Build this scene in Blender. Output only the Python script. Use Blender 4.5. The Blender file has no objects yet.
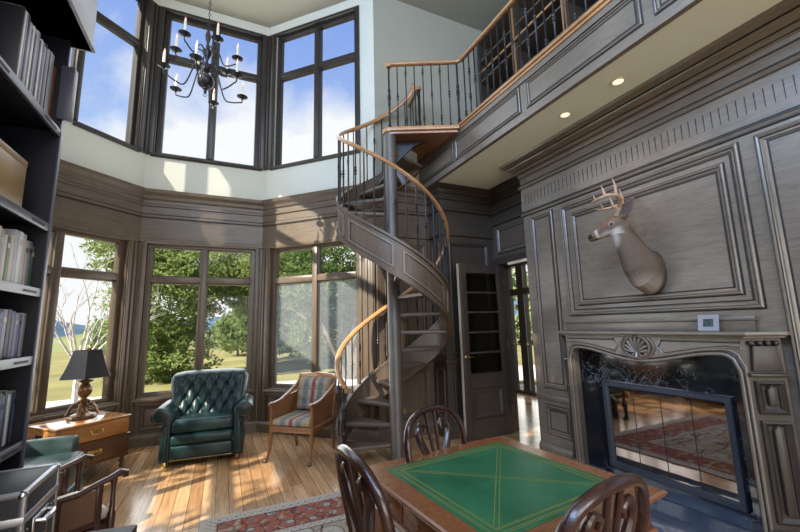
import bpy, bmesh, math, random
from mathutils import Vector, Matrix, noise
random.seed(7)
sc = bpy.context.scene
COL = sc.collection
PI = math.pi
R = math.radians
S2 = 2 ** -0.5

# ------------------------------------------------------------------ materials
MATS = {}
def nodes(name):
    m = bpy.data.materials.new(name); m.use_nodes = True
    nt = m.node_tree; nt.nodes.clear()
    out = nt.nodes.new('ShaderNodeOutputMaterial')
    b = nt.nodes.new('ShaderNodeBsdfPrincipled')
    nt.links.new(b.outputs[0], out.inputs[0])
    MATS[name] = m
    return m, nt, b
def N(nt, t, **k):
    n = nt.nodes.new(t)
    for a, v in k.items(): setattr(n, a, v)
    return n
def setin(n, **k):
    for a, v in k.items():
        key = a.replace('_', ' ')
        n.inputs[key].default_value = v
def ramp(nt, fac, stops):
    r = N(nt, 'ShaderNodeValToRGB')
    el = r.color_ramp.elements
    while len(el) < len(stops): el.new(0.5)
    for e, (p, c) in zip(el, stops): e.position = p; e.color = (*c, 1)
    nt.links.new(fac, r.inputs[0])
    return r.outputs[0]
def coord(nt, scale=(1, 1, 1), rot=(0, 0, 0), world=True):
    if world:
        g = N(nt, 'ShaderNodeNewGeometry').outputs['Position']
    else:
        g = N(nt, 'ShaderNodeTexCoord').outputs['Object']
    mp = N(nt, 'ShaderNodeMapping')
    mp.inputs['Scale'].default_value = scale; mp.inputs['Rotation'].default_value = rot
    nt.links.new(g, mp.inputs[0])
    return mp.outputs[0]
def noise_tex(nt, vec, scale=5, detail=4, rough=.55, dist=0):
    n = N(nt, 'ShaderNodeTexNoise'); setin(n, Scale=scale, Detail=detail, Roughness=rough, Distortion=dist)
    nt.links.new(vec, n.inputs['Vector'])
    return n.outputs['Fac']
def bump(nt, b, h, strength=.2, dist=.01):
    n = N(nt, 'ShaderNodeBump'); setin(n, Strength=strength, Distance=dist)
    nt.links.new(h, n.inputs['Height']); nt.links.new(n.outputs[0], b.inputs['Normal'])
def mixc(nt, fac, a, b, mode='MIX'):
    n = N(nt, 'ShaderNodeMix', data_type='RGBA', blend_type=mode)
    if isinstance(fac, float): n.inputs[0].default_value = fac
    else: nt.links.new(fac, n.inputs[0])
    for i, c in ((6, a), (7, b)):
        if isinstance(c, tuple): n.inputs[i].default_value = (*c, 1)
        else: nt.links.new(c, n.inputs[i])
    return n.outputs[2]
def plain(name, col, rough=.5, metal=0, spec=.5, var=0, vs=8, coat=0, world=True):
    m, nt, b = nodes(name)
    setin(b, Roughness=rough, Metallic=metal); b.inputs['Specular IOR Level'].default_value = spec
    b.inputs['Coat Weight'].default_value = coat
    if var:
        f = noise_tex(nt, coord(nt, world=world), vs, 5)
        c = ramp(nt, f, [(.25, tuple(x * (1 - var) for x in col)), (.75, tuple(min(1, x * (1 + var)) for x in col))])
        nt.links.new(c, b.inputs['Base Color'])
    else:
        b.inputs['Base Color'].default_value = (*col, 1)
    return m
def wood(name, dark, light, scale, rough=.4, fine=1.0, coat=0, world=True, spec=.5, blot=.4):
    """grain stretched by the scale vector (small value = along the grain)"""
    m, nt, b = nodes(name)
    v = coord(nt, scale, world=world)
    f1 = noise_tex(nt, v, 3.0, 6, .6, .6)
    f2 = noise_tex(nt, v, 14.0 * fine, 3, .6)
    f3 = noise_tex(nt, coord(nt, (1, 1, 1), world=world), 1.3, 2)
    a0 = N(nt, 'ShaderNodeMath', operation='MULTIPLY'); nt.links.new(f1, a0.inputs[0]); a0.inputs[1].default_value = blot
    a = N(nt, 'ShaderNodeMath', operation='MULTIPLY_ADD'); nt.links.new(f2, a.inputs[0]); a.inputs[1].default_value = .5
    nt.links.new(a0.outputs[0], a.inputs[2])
    a2 = N(nt, 'ShaderNodeMath', operation='MULTIPLY_ADD'); nt.links.new(f3, a2.inputs[0]); a2.inputs[1].default_value = .5
    nt.links.new(a.outputs[0], a2.inputs[2])
    c = ramp(nt, a2.outputs[0], [(.30 + blot * .3, dark), (.68 + blot * .7, light)])
    nt.links.new(c, b.inputs['Base Color'])
    setin(b, Roughness=rough); b.inputs['Coat Weight'].default_value = coat; b.inputs['Coat Roughness'].default_value = .2 if coat == .5 else .08; b.inputs['Specular IOR Level'].default_value = spec
    bump(nt, b, f2, .08, .004)
    return m

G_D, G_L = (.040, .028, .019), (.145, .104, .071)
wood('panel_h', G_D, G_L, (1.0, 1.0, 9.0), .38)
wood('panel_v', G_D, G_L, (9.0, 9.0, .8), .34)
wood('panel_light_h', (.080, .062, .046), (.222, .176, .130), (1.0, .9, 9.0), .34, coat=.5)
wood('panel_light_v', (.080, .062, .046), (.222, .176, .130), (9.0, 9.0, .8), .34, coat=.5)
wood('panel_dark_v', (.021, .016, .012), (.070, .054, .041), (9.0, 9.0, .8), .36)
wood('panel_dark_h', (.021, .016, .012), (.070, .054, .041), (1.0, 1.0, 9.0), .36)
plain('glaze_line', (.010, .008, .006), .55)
wood('casing', (.012, .010, .009), (.032, .027, .024), (9, 9, .8), .35)
wood('casing_brown', (.036, .025, .016), (.110, .074, .045), (9, 9, .8), .38)
plain('plaster', (.56, .57, .51), .9, var=.03, vs=2)
plain('plaster_beige', (.315, .30, .235), .9, var=.03, vs=2)
plain('plaster_soffit', (.82, .83, .68), .9)
plain('iron', (.030, .030, .034), .38, .75)
plain('pole_paint', (.085, .068, .053), .36, 0, var=.2, vs=6)
wood('rail_oak', (.21, .095, .035), (.52, .27, .11), (5, 5, 5), .3, coat=.3)
wood('tread_wood', (.050, .037, .027), (.150, .112, .082), (4, 4, 8), .4)
wood('cherry', (.105, .036, .013), (.29, .108, .038), (3, 9, 9), .25, coat=.5, world=False)
wood('cherry_v', (.105, .036, .013), (.29, .108, .038), (9, 9, 2), .25, coat=.4, world=False)
wood('chest_wood', (.17, .065, .018), (.48, .22, .065), (3, 9, 9), .22, coat=.6, world=False)
wood('chest_dark', (.055, .026, .012), (.15, .07, .03), (3, 9, 9), .3, coat=.3, world=False)
wood('mahogany', (.012, .0045, .0038), (.048, .016, .011), (8, 8, 3), .24, coat=.5, world=False)
wood('mahogany_red', (.021, .0075, .0055), (.070, .025, .016), (8, 8, 3), .26, coat=.5, world=False)
wood('bench_wood', (.11, .045, .018), (.30, .135, .055), (8, 8, 2), .3, coat=.3, world=False)
plain('brass', (.62, .45, .18), .28, 1)
plain('chrome', (.55, .57, .60), .28, 1)
plain('alu', (.36, .37, .41), .38, .9)
plain('case_black', (.009, .010, .014), .5, 0, .25, var=.25, vs=60)
plain('shelf_navy', (.008, .008, .014), .55, 0, .2)
plain('shelf_face', (.050, .048, .070), .38)
plain('lamp_black', (.012, .011, .013), .32)
plain('lamp_bronze', (.17, .085, .035), .33, .55, var=.55, vs=26)
plain('white_cord', (.8, .78, .72), .6)
plain('door_edge', (.52, .43, .31), .5, var=.1)
plain('black_glossy', (.008, .009, .012), .12, 0, .6)
plain('firebox_black', (.012, .012, .013), .8)
plain('steel_blue', (.060, .072, .095), .32, .6)
plain('antler', (.34, .22, .135), .5, var=.3, vs=25)
plain('eye_black', (.005, .004, .004), .08)
plain('ear_inner', (.055, .038, .032), .8)
plain('candle_cream', (.72, .66, .50), .5)
plain('picture_mount', (.23, .22, .245), .5)
plain('ring_white', (.72, .70, .64), .5)
plain('picture_print', (.03, .05, .045), .25, var=.8, vs=60)
plain('rubber', (.01, .01, .01), .7)

def glass(name, tint=(1, 1, 1), refl=.06, rough=0.0):
    m = bpy.data.materials.new(name); m.use_nodes = True; nt = m.node_tree; nt.nodes.clear()
    out = N(nt, 'ShaderNodeOutputMaterial'); mx = N(nt, 'ShaderNodeMixShader')
    t = N(nt, 'ShaderNodeBsdfTransparent'); t.inputs[0].default_value = (*tint, 1)
    g = N(nt, 'ShaderNodeBsdfGlossy'); g.inputs['Roughness'].default_value = rough
    lw = N(nt, 'ShaderNodeLayerWeight'); lw.inputs[0].default_value = .5
    fr = N(nt, 'ShaderNodeMath', operation='POWER'); fr.inputs[1].default_value = 5.0; nt.links.new(lw.outputs['Facing'], fr.inputs[0])
    ad = N(nt, 'ShaderNodeMath', operation='MULTIPLY_ADD'); ad.inputs[1].default_value = .9; ad.inputs[2].default_value = refl
    nt.links.new(fr.outputs[0], ad.inputs[0]); nt.links.new(ad.outputs[0], mx.inputs[0])
    nt.links.new(t.outputs[0], mx.inputs[1]); nt.links.new(g.outputs[0], mx.inputs[2]); nt.links.new(mx.outputs[0], out.inputs[0])
    MATS[name] = m
glass('pane', (.98, .985, .98), .004)
glass('door_glass', (.60, .60, .57), .05)
def screen_mat():
    m = bpy.data.materials.new('insect_screen'); m.use_nodes = True; nt = m.node_tree; nt.nodes.clear()
    out = N(nt, 'ShaderNodeOutputMaterial'); mx = N(nt, 'ShaderNodeMixShader'); mx.inputs[0].default_value = .075
    t = N(nt, 'ShaderNodeBsdfTransparent'); d = N(nt, 'ShaderNodeBsdfDiffuse'); d.inputs[0].default_value = (.52, .56, .60, 1)
    tr = N(nt, 'ShaderNodeBsdfTranslucent'); tr.inputs[0].default_value = (.5, .54, .58, 1)
    ms = N(nt, 'ShaderNodeAddShader')
    nt.links.new(d.outputs[0], ms.inputs[0]); nt.links.new(tr.outputs[0], ms.inputs[1])
    nt.links.new(t.outputs[0], mx.inputs[1]); nt.links.new(ms.outputs[0], mx.inputs[2]); nt.links.new(mx.outputs[0], out.inputs[0])
    MATS['insect_screen'] = m
screen_mat()
def fire_glass():
    m, nt, b = nodes('fire_glass')
    b.inputs['Base Color'].default_value = (.42, .37, .35, 1); setin(b, Metallic=1.0, Roughness=.035)
    f = noise_tex(nt, coord(nt), 3, 2); bump(nt, b, f, .06, .02)
fire_glass()
def marble(name, CB, ior):
    m, nt, b = nodes(name)
    v = coord(nt)
    n1 = noise_tex(nt, v, 4.0, 6, .65, 1.6)
    a = N(nt, 'ShaderNodeMath', operation='SUBTRACT'); nt.links.new(n1, a.inputs[0]); a.inputs[1].default_value = .5
    ab = N(nt, 'ShaderNodeMath', operation='ABSOLUTE'); nt.links.new(a.outputs[0], ab.inputs[0])
    n2 = noise_tex(nt, v, 2.0, 2)
    vein = ramp(nt, ab.outputs[0], [(0.0, (.55, .60, .66)), (.0035, (.06, .065, .08)), (.018, CB)])
    mk = ramp(nt, n2, [(.44, (0, 0, 0)), (.60, (1, 1, 1))])
    c = mixc(nt, mk, CB, vein)
    nt.links.new(c, b.inputs['Base Color']); setin(b, Roughness=.07); b.inputs['IOR'].default_value = ior
marble('black_marble', (.009, .010, .014), 2.2)
marble('blue_lit_marble', (.055, .070, .100), 1.6)  # lighter blue copy of the black marble, reflected window light put into its colour
def floor_mat():
    m, nt, b = nodes('oak_floor')
    v = coord(nt, (1, 1, 1), (0, 0, R(90)))
    br = N(nt, 'ShaderNodeTexBrick'); br.offset = .37; br.offset_frequency = 3
    setin(br, Scale=1.0, Mortar_Size=.0022, Mortar_Smooth=.2, Bias=0.0, Brick_Width=1.15, Row_Height=.105)
    br.inputs['Color1'].default_value = (0, 0, 0, 1); br.inputs['Color2'].default_value = (1, 1, 1, 1); br.inputs['Mortar'].default_value = (.5, .5, .5, 1)
    nt.links.new(v, br.inputs['Vector'])
    gv = coord(nt, (14, 1.0, 1))
    g1 = noise_tex(nt, gv, 2.4, 6, .62, .8)
    g2 = noise_tex(nt, coord(nt), .9, 3)
    tone = ramp(nt, br.outputs['Color'], [(0, (.33, .185, .085)), (.4, (.45, .27, .135)), (.75, (.56, .36, .195)), (1, (.41, .235, .108))])
    gr = ramp(nt, g1, [(.3, (.62, .58, .54)), (.65, (1.08, 1.06, 1.04))])
    c = mixc(nt, 1.0, tone, gr, 'MULTIPLY')
    c = mixc(nt, br.outputs['Fac'], c, (.07, .035, .016))
    nt.links.new(c, b.inputs['Base Color'])
    rr = ramp(nt, g2, [(.3, (.16,) * 3), (.7, (.27,) * 3)])
    nt.links.new(rr, b.inputs['Roughness']); b.inputs['Coat Weight'].default_value = .25; b.inputs['Coat Roughness'].default_value = .12
    bump(nt, b, br.outputs['Fac'], -.25, .003)
floor_mat()
def leather(name, c1, c2, rough=.33):
    m, nt, b = nodes(name)
    v = coord(nt, world=False)
    f = noise_tex(nt, v, 5, 4); nt.links.new(ramp(nt, f, [(.3, c1), (.75, c2)]), b.inputs['Base Color'])
    vo = N(nt, 'ShaderNodeTexVoronoi'); vo.inputs['Scale'].default_value = 140; nt.links.new(v, vo.inputs['Vector'])
    setin(b, Roughness=rough); b.inputs['Specular IOR Level'].default_value = .32; bump(nt, b, vo.outputs['Distance'], .12, .003)
leather('green_leather', (.005, .017, .019), (.010, .031, .033), .34)
leather('sage_leather', (.022, .042, .040), (.046, .076, .071), .30)
leather('baize_leather', (.012, .078, .033), (.030, .140, .062), .38)
plain('gold_tooling', (.24, .24, .06), .45, .3)
def plaid():
    m, nt, b = nodes('plaid')
    tc = N(nt, 'ShaderNodeTexCoord').outputs['Object']
    sp = N(nt, 'ShaderNodeSeparateXYZ'); nt.links.new(tc, sp.inputs[0])
    def stripes(sock, freq, stops, off=0.0):
        a = N(nt, 'ShaderNodeMath', operation='MULTIPLY_ADD'); nt.links.new(sock, a.inputs[0]); a.inputs[1].default_value = freq; a.inputs[2].default_value = off + 10
        f = N(nt, 'ShaderNodeMath', operation='FRACT'); nt.links.new(a.outputs[0], f.inputs[0])
        r = ramp(nt, f.outputs[0], stops); r.node.color_ramp.interpolation = 'CONSTANT'
        return r
    c1 = stripes(sp.outputs[0], 2.1, [(0, (.27, .23, .16)), (.08, (.34, .19, .07)), (.12, (.25, .22, .16)), (.22, (.13, .15, .15)), (.36, (.28, .24, .17)), (.455, (.20, .045, .065)), (.545, (.28, .24, .17)), (.64, (.13, .15, .15)), (.78, (.27, .23, .16)), (.86, (.34, .20, .07)), (.90, (.27, .23, .16))], .5)
    ad = N(nt, 'ShaderNodeMath', operation='ADD'); nt.links.new(sp.outputs[1], ad.inputs[0]); nt.links.new(sp.outputs[2], ad.inputs[1])
    c2 = stripes(ad.outputs[0], 7, [(0, (1, 1, 1)), (.40, (.66, .64, .60)), (.60, (.95, .84, .72)), (.72, (.7, .68, .64)), (.86, (1, 1, 1))])
    c = mixc(nt, .75, c1, c2, 'MULTIPLY')
    nt.links.new(c, b.inputs['Base Color']); setin(b, Roughness=.85)
plaid()
def cane():
    m = bpy.data.materials.new('cane'); m.use_nodes = True; nt = m.node_tree; nt.nodes.clear()
    out = N(nt, 'ShaderNodeOutputMaterial'); b = N(nt, 'ShaderNodeBsdfPrincipled')
    v = coord(nt, world=False)
    ck = N(nt, 'ShaderNodeTexVoronoi'); ck.inputs['Scale'].default_value = 95; ck.inputs['Randomness'].default_value = 0; nt.links.new(v, ck.inputs['Vector'])
    c = ramp(nt, ck.outputs['Distance'], [(.30, (.012, .006, .004)), (.5, (.15, .075, .04))])
    nt.links.new(c, b.inputs['Base Color']); setin(b, Roughness=.5); nt.links.new(b.outputs[0], out.inputs[0])
    MATS['cane'] = m
cane()
def rug():
    m, nt, b = nodes('rug')
    tc = N(nt, 'ShaderNodeTexCoord').outputs['Object']
    sp = N(nt, 'ShaderNodeSeparateXYZ'); nt.links.new(tc, sp.inputs[0])
    HX, HY = 1.22, 1.75
    def edge(sock, h):
        a = N(nt, 'ShaderNodeMath', operation='ABSOLUTE'); nt.links.new(sock, a.inputs[0])
        s = N(nt, 'ShaderNodeMath', operation='SUBTRACT'); s.inputs[0].default_value = h; nt.links.new(a.outputs[0], s.inputs[1])
        return s.outputs[0]
    mn = N(nt, 'ShaderNodeMath', operation='MINIMUM'); nt.links.new(edge(sp.outputs[0], HX), mn.inputs[0]); nt.links.new(edge(sp.outputs[1], HY), mn.inputs[1])
    def vor(scale, stops, feat='F1', rnd=.8):
        v = N(nt, 'ShaderNodeTexVoronoi'); v.feature = feat; v.inputs['Scale'].default_value = scale; v.inputs['Randomness'].default_value = rnd
        nt.links.new(tc, v.inputs['Vector']); return ramp(nt, v.outputs['Distance'], stops)
    IV, RD, BL, TN, DK = (.40, .36, .31), (.24, .085, .062), (.085, .12, .165), (.33, .27, .20), (.07, .05, .05)
    field0 = vor(4.6, [(.0, RD), (.16, BL), (.22, IV), (.46, IV), (.50, DK), (.53, TN)], 'F1', .55)
    line = vor(3.4, [(.0, DK), (.022, (.30, .12, .09)), (.04, (1, 1, 1))], 'DISTANCE_TO_EDGE', .6)
    field = mixc(nt, .8, field0, line, 'MULTIPLY')
    bord = mixc(nt, .7, vor(6.5, [(.0, BL), (.12, TN), (.17, IV), (.23, BL), (.30, (.30, .11, .075)), (.55, RD), (.66, TN)], 'F1', .45), vor(9, [(.0, DK), (.03, (.5, .35, .3)), (.06, (1, 1, 1))], 'DISTANCE_TO_EDGE', .7), 'MULTIPLY')
    small = vor(17, [(.0, RD), (.28, IV), (.55, IV), (.62, BL)], 'F1', .1)
    def step(a, c1, c2):
        g = N(nt, 'ShaderNodeMath', operation='GREATER_THAN'); nt.links.new(mn.outputs[0], g.inputs[0]); g.inputs[1].default_value = a
        return mixc(nt, g.outputs[0], c1, c2)
    c = step(.035, IV, small); c = step(.115, c, DK); c = step(.125, c, bord); c = step(.42, c, DK); c = step(.43, c, small); c = step(.50, c, DK); c = step(.51, c, field)
    # a pale star medallion in the middle
    f = noise_tex(nt, tc, 60, 2); c = mixc(nt, .35, c, ramp(nt, f, [(.3, (.55, .55, .55)), (.7, (1, 1, 1))]), 'MULTIPLY')
    nt.links.new(c, b.inputs['Base Color']); setin(b, Roughness=.95); b.inputs['Specular IOR Level'].default_value = .1
    bump(nt, b, f, .4, .004)
rug()
def deer_mat():
    m, nt, b = nodes('deer_hide')
    at = N(nt, 'ShaderNodeVertexColor'); at.layer_name = 'hide'
    f = noise_tex(nt, coord(nt, (1, 1, .5)), 90, 3, .7)
    c = mixc(nt, .5, at.outputs[0], ramp(nt, f, [(.3, (.55, .52, .5)), (.7, (1.15, 1.12, 1.1))]), 'MULTIPLY')
    nt.links.new(c, b.inputs['Base Color']); setin(b, Roughness=.85); b.inputs['Specular IOR Level'].default_value = .2
    bump(nt, b, f, .3, .006)
deer_mat()
def leaf(name, a, bcol, trans=.35):
    m = bpy.data.materials.new(name); m.use_nodes = True; nt = m.node_tree; nt.nodes.clear()
    out = N(nt, 'ShaderNodeOutputMaterial'); d = N(nt, 'ShaderNodeBsdfDiffuse'); t = N(nt, 'ShaderNodeBsdfTranslucent'); mx = N(nt, 'ShaderNodeMixShader'); mx.inputs[0].default_value = trans
    f = noise_tex(nt, coord(nt), 1.1, 4, .7); f2 = noise_tex(nt, coord(nt), 9, 2)
    c = mixc(nt, .5, ramp(nt, f, [(.3, a), (.7, bcol)]), ramp(nt, f2, [(.3, a), (.7, bcol)]))
    nt.links.new(c, d.inputs[0]); nt.links.new(c, t.inputs[0]); nt.links.new(d.outputs[0], mx.inputs[1]); nt.links.new(t.outputs[0], mx.inputs[2]); nt.links.new(mx.outputs[0], out.inputs[0])
    MATS[name] = m
leaf('leaf_green', (.13, .195, .055), (.34, .41, .15), .48)
leaf('leaf_dark', (.065, .115, .040), (.20, .28, .10), .48)
leaf('leaf_far', (.13, .19, .08), (.28, .34, .16), .2)
plain('bark', (.10, .085, .07), .9, var=.3, vs=12)
plain('bark_pale', (.48, .44, .42), .8, var=.2, vs=12)
plain('lawn', (.24, .225, .10), 1, 0, .05, var=.3, vs=.35)
plain('meadow', (.42, .44, .18), 1, 0, .05, var=.25, vs=.1)
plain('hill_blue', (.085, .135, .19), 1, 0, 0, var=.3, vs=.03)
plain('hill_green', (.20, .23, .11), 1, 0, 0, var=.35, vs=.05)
plain('driveway', (.62, .60, .58), .9, var=.08, vs=2)
plain('car_paint', (.05, .07, .09), .2, .3)
def emit(name, col, s):
    m = bpy.data.materials.new(name); m.use_nodes = True; nt = m.node_tree; nt.nodes.clear()
    out = N(nt, 'ShaderNodeOutputMaterial'); e = N(nt, 'ShaderNodeEmission'); e.inputs[0].default_value = (*col, 1); e.inputs[1].default_value = s
    nt.links.new(e.outputs[0], out.inputs[0]); MATS[name] = m
emit('lamp_glow', (1, .62, .34), 2.6)
emit('bulb_glow', (1, .62, .50), 1.6)

# ------------------------------------------------------------------ mesh builder
class MB:
    def __init__(s, M=None): s.bm = bmesh.new(); s.M = M or Matrix.Identity(4)
    def _v(s, p): return s.bm.verts.new(s.M @ Vector(p))
    def face(s, vs):
        try: return s.bm.faces.new(vs)
        except ValueError: return None
    def box(s, x0, x1, y0, y1, z0, z1, bev=0, seg=2):
        vs = [s._v((x, y, z)) for z in (z0, z1) for y in (y0, y1) for x in (x0, x1)]
        fs = [(0, 1, 3, 2), (4, 6, 7, 5), (0, 4, 5, 1), (2, 3, 7, 6), (0, 2, 6, 4), (1, 5, 7, 3)]
        faces = [s.face([vs[i] for i in f]) for f in fs]
        if bev:
            ed = list({e for f in faces for e in f.edges})
            bmesh.ops.bevel(s.bm, geom=ed, offset=bev, segments=seg, affect='EDGES', profile=.5)
        return s
    def rings(s, rings, closed=True, cap=True, loop=False):
        """loft a list of rings of points"""
        vr = [[s._v(p) for p in r] for r in rings]
        n = len(vr[0]); m = len(vr)
        for i in range(m if loop else m - 1):
            a, b = vr[i], vr[(i + 1) % m]
            for j in range(n if closed else n - 1):
                k = (j + 1) % n
                s.face([a[j], a[k], b[k], b[j]])
        if cap and closed and not loop:
            s.face(vr[0][::-1]); s.face(vr[-1])
        return s
    def tube(s, pts, r, n=8, closed=False, cap=True, sq=None):
        pts = [Vector(p) for p in pts]; m = len(pts)
        rs = r if isinstance(r, (list, tuple)) else [r] * m
        up = None; out = []
        for i, p in enumerate(pts):
            if closed: t = (pts[(i + 1) % m] - pts[i - 1])
            else: t = (pts[min(i + 1, m - 1)] - pts[max(i - 1, 0)])
            t.normalize()
            if up is None:
                up = Vector((0, 0, 1)) if abs(t.z) < .9 else Vector((1, 0, 0))
            up = (up - t * up.dot(t))
            if up.length < 1e-5: up = t.orthogonal()
            up.normalize(); sd = t.cross(up)
            a, b = (rs[i], rs[i]) if sq is None else (rs[i] * sq[0], rs[i] * sq[1])
            out.append([p + sd * (a * math.cos(2 * PI * k / n)) + up * (b * math.sin(2 * PI * k / n)) for k in range(n)])
        s.rings(out, True, cap, closed)
        return s
    def cyl(s, p0, p1, r0, r1=None, n=12):
        return s.tube([p0, p1], [r0, r0 if r1 is None else r1], n)
    def lathe(s, prof, c=(0, 0, 0), n=16, sx=1, sy=1, rot=0):
        rr = [[(c[0] + r * sx * math.cos(2 * PI * k / n + rot), c[1] + r * sy * math.sin(2 * PI * k / n + rot), c[2] + z) for k in range(n)] for r, z in prof]
        return s.rings(rr)
    def ball(s, c, r, n=12, sz=1):
        m = max(6, n // 2 + 2)
        return s.lathe([(r * math.sin(PI * i / m) + 1e-4, -r * sz * math.cos(PI * i / m)) for i in range(m + 1)], c, n)
    def prism(s, poly, axis, a0, a1, bev=0):
        """poly 2d extruded along axis (0:x->(y,z) 1:y->(x,z) 2:z->(x,y))"""
        def P(q, a):
            if axis == 0: return (a, q[0], q[1])
            if axis == 1: return (q[0], a, q[1])
            return (q[0], q[1], a)
        v0 = [s._v(P(q, a0)) for q in poly]; v1 = [s._v(P(q, a1)) for q in poly]; n = len(poly)
        fs = [s.face(v0[::-1]), s.face(v1)] + [s.face([v0[i], v0[(i + 1) % n], v1[(i + 1) % n], v1[i]]) for i in range(n)]
        if bev:
            ed = list(set(fs[0].edges) | set(fs[1].edges))
            bmesh.ops.bevel(s.bm, geom=ed, offset=bev, segments=2, affect='EDGES', profile=.5)
        return s
    def sweep(s, path, prof, closed=False):
        """prof (offset along local normal in plan, height) swept along a list of (x,y) with given mitre; used for cornices"""
        n = len(path); out = []
        for i in range(n):
            p = Vector(path[i])
            d0 = (p - Vector(path[i - 1])) if (i > 0 or closed) else None
            d1 = (Vector(path[(i + 1) % n]) - p) if (i < n - 1 or closed) else None
            a = (d0 or d1).normalized(); b = (d1 or d0).normalized()
            na = Vector((a.y, -a.x)); nb = Vector((b.y, -b.x)); m = (na + nb).normalized(); m /= max(.3, m.dot(na))
            out.append([(p.x + m.x * o, p.y + m.y * o, z) for o, z in prof])
        s.rings(out, True, True, closed)
        return s
    def frame(s, u0, u1, z0, z1, prof):
        """rectangular moulding in (u,d,z): prof = (inset, height)"""
        loops = [[(u0 + o, h, z0 + o), (u1 - o, h, z0 + o), (u1 - o, h, z1 - o), (u0 + o, h, z1 - o)] for o, h in prof]
        vr = [[s._v(p) for p in l] for l in loops]
        for a, b in zip(vr, vr[1:] + vr[:1]):
            for j in range(4): s.face([a[j], a[(j + 1) % 4], b[(j + 1) % 4], b[j]])
        return s
    def build(s, name, mat, parent=None, smooth=True, sharp=.6, M=None):
        bm = s.bm
        bmesh.ops.remove_doubles(bm, verts=bm.verts, dist=1e-6)
        bmesh.ops.recalc_face_normals(bm, faces=bm.faces)
        if smooth:
            for f in bm.faces: f.smooth = True
            for e in bm.edges:
                if len(e.link_faces) != 2 or e.calc_face_angle(0) > sharp: e.smooth = False
        me = bpy.data.meshes.new(name); bm.to_mesh(me); bm.free()
        mats = mat if isinstance(mat, (list, tuple)) else [mat]
        for q in mats: me.materials.append(MATS[q])
        o = bpy.data.objects.new(name, me); COL.objects.link(o)
        if parent: o.parent = parent
        return o

def spline(hp, k=5):
    out = []; hp = list(hp)
    for i in range(len(hp) - 1):
        p0, p1, p2, p3 = hp[max(i - 1, 0)], hp[i], hp[i + 1], hp[min(i + 2, len(hp) - 1)]
        for j in range(k):
            t_ = j / k
            out.append(tuple(.5 * (2 * p1[c_] + (p2[c_] - p0[c_]) * t_ + (2 * p0[c_] - 5 * p1[c_] + 4 * p2[c_] - p3[c_]) * t_ ** 2 + (3 * p1[c_] - p0[c_] - 3 * p2[c_] + p3[c_]) * t_ ** 3) for c_ in range(len(p1))))
    out.append(tuple(hp[-1])); return out
def tag(o, label, cat, group=None, kind=None):
    o['label'] = label; o['category'] = cat
    if group: o['group'] = group
    if kind: o['kind'] = kind
    return o
def empty(name, loc=(0, 0, 0), rz=0):
    o = bpy.data.objects.new(name, None); COL.objects.link(o); o.location = loc; o.rotation_euler = (0, 0, rz); o.empty_display_size = .1
    return o
def thing(name, label, cat, loc=(0, 0, 0), rz=0, group=None): return tag(empty(name, loc, rz), label, cat, group)
def struct(o): o['kind'] = 'structure'; return o
def children(o): return [c for c in bpy.data.objects if c.parent == o]
def copy_tree(o, parent=None):
    c = o.copy(); COL.objects.link(c)
    if parent: c.parent = parent
    for ch in children(o): copy_tree(ch, c)
    return c
def fr(o, u, n):
    """wall frame: local (u along the wall, d into the room, z)"""
    return Matrix(((u[0], n[0], 0, o[0]), (u[1], n[1], 0, o[1]), (0, 0, 1, 0), (0, 0, 0, 1)))

# ------------------------------------------------------------------ key positions
CEIL = 6.46; SOF = 3.37; LOFT = 3.82
LC = (-1.085, 6.05); RC = (.5, 6.05); LE = (-2.43, 4.705); RE = (1.85, 4.70)
XL = -2.43; XB = 3.24; XD = 3.55; XF = 2.54; YB = 4.36; YW = 4.70
FC = fr(LC, (1, 0), (0, -1)); FR = fr(RC, (S2, -S2), (-S2, -S2)); FL = fr(LE, (S2, S2), (S2, -S2))
WC = 1.585; WR = 1.909; WL = 1.902
FBW = fr(RE, (1, 0), (0, -1))                    # back wall, from the bay's end to the right
FBR = fr((XB, 3.39), (0, -1), (-1, 0))           # chimney breast, u = towards the camera
FDW = fr((XD, YB), (0, -1), (-1, 0))             # doorway wall
FBK = fr((2.67, YB), (1, 0), (0, -1))            # panelled bay beside the door
YA = 2.2
FLW = fr((XL, YA), (0, 1), (1, 0))             # left wall of the alcove
T = .16
REAR = -3.2

# ------------------------------------------------------------------ floor, ceiling
f = MB(); f.box(-2.7, 6.6, REAR - .2, 7.2, -.1, 0); struct(f.build('floor', 'oak_floor', smooth=False))
c = MB(); c.prism([(XL - .16, REAR - .16), (4.2, REAR - .16), (4.2, YW + .16), (RE[0] + .06, YW + .16), (RC[0] + .065, RC[1] + .16), (LC[0] - .065, LC[1] + .16), (LE[0] - .16, LE[1] + .066)], 2, CEIL, CEIL + .12); struct(c.build('ceiling', 'plaster_beige', smooth=False))

# ------------------------------------------------------------------ walls
def hole_wall(name, F, W, holes, z1=CEIL, zw=3.39, low='panel_v', d=-T):
    """a wall split at zw: timber below, plaster above, with rectangular holes (u0,u1,z0,z1)"""
    def part(m, za, zb):
        us = sorted({0, W} | {h[0] for h in holes} | {h[1] for h in holes})
        for a, b in zip(us, us[1:]):
            hs = sorted((h[2], h[3]) for h in holes if h[0] <= a + 1e-6 and h[1] >= b - 1e-6)
            z = za
            for h0, h1 in hs:
                h0c, h1c = max(za, min(zb, h0)), max(za, min(zb, h1))
                if h1c <= h0c: continue
                if h0c > z: m.box(a, b, d, 0, z, h0c)
                z = h1c
            if z < zb: m.box(a, b, d, 0, z, zb)
    m = MB(F); part(m, zw, z1); w = struct(m.build(name, 'plaster', smooth=False))
    m = MB(F); part(m, 0, zw); m.build('timber_lining', low, w, smooth=False)
    return w
WZ = (.58, 2.66, 3.93, 6.26)      # lower sill/head, upper sill/head
LCu = WL                            # helper: L wall u measured from its left end
hC = (.10, 1.485); hR = (.16, 1.63); hL = (WL - 1.63, WL - .16)
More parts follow.
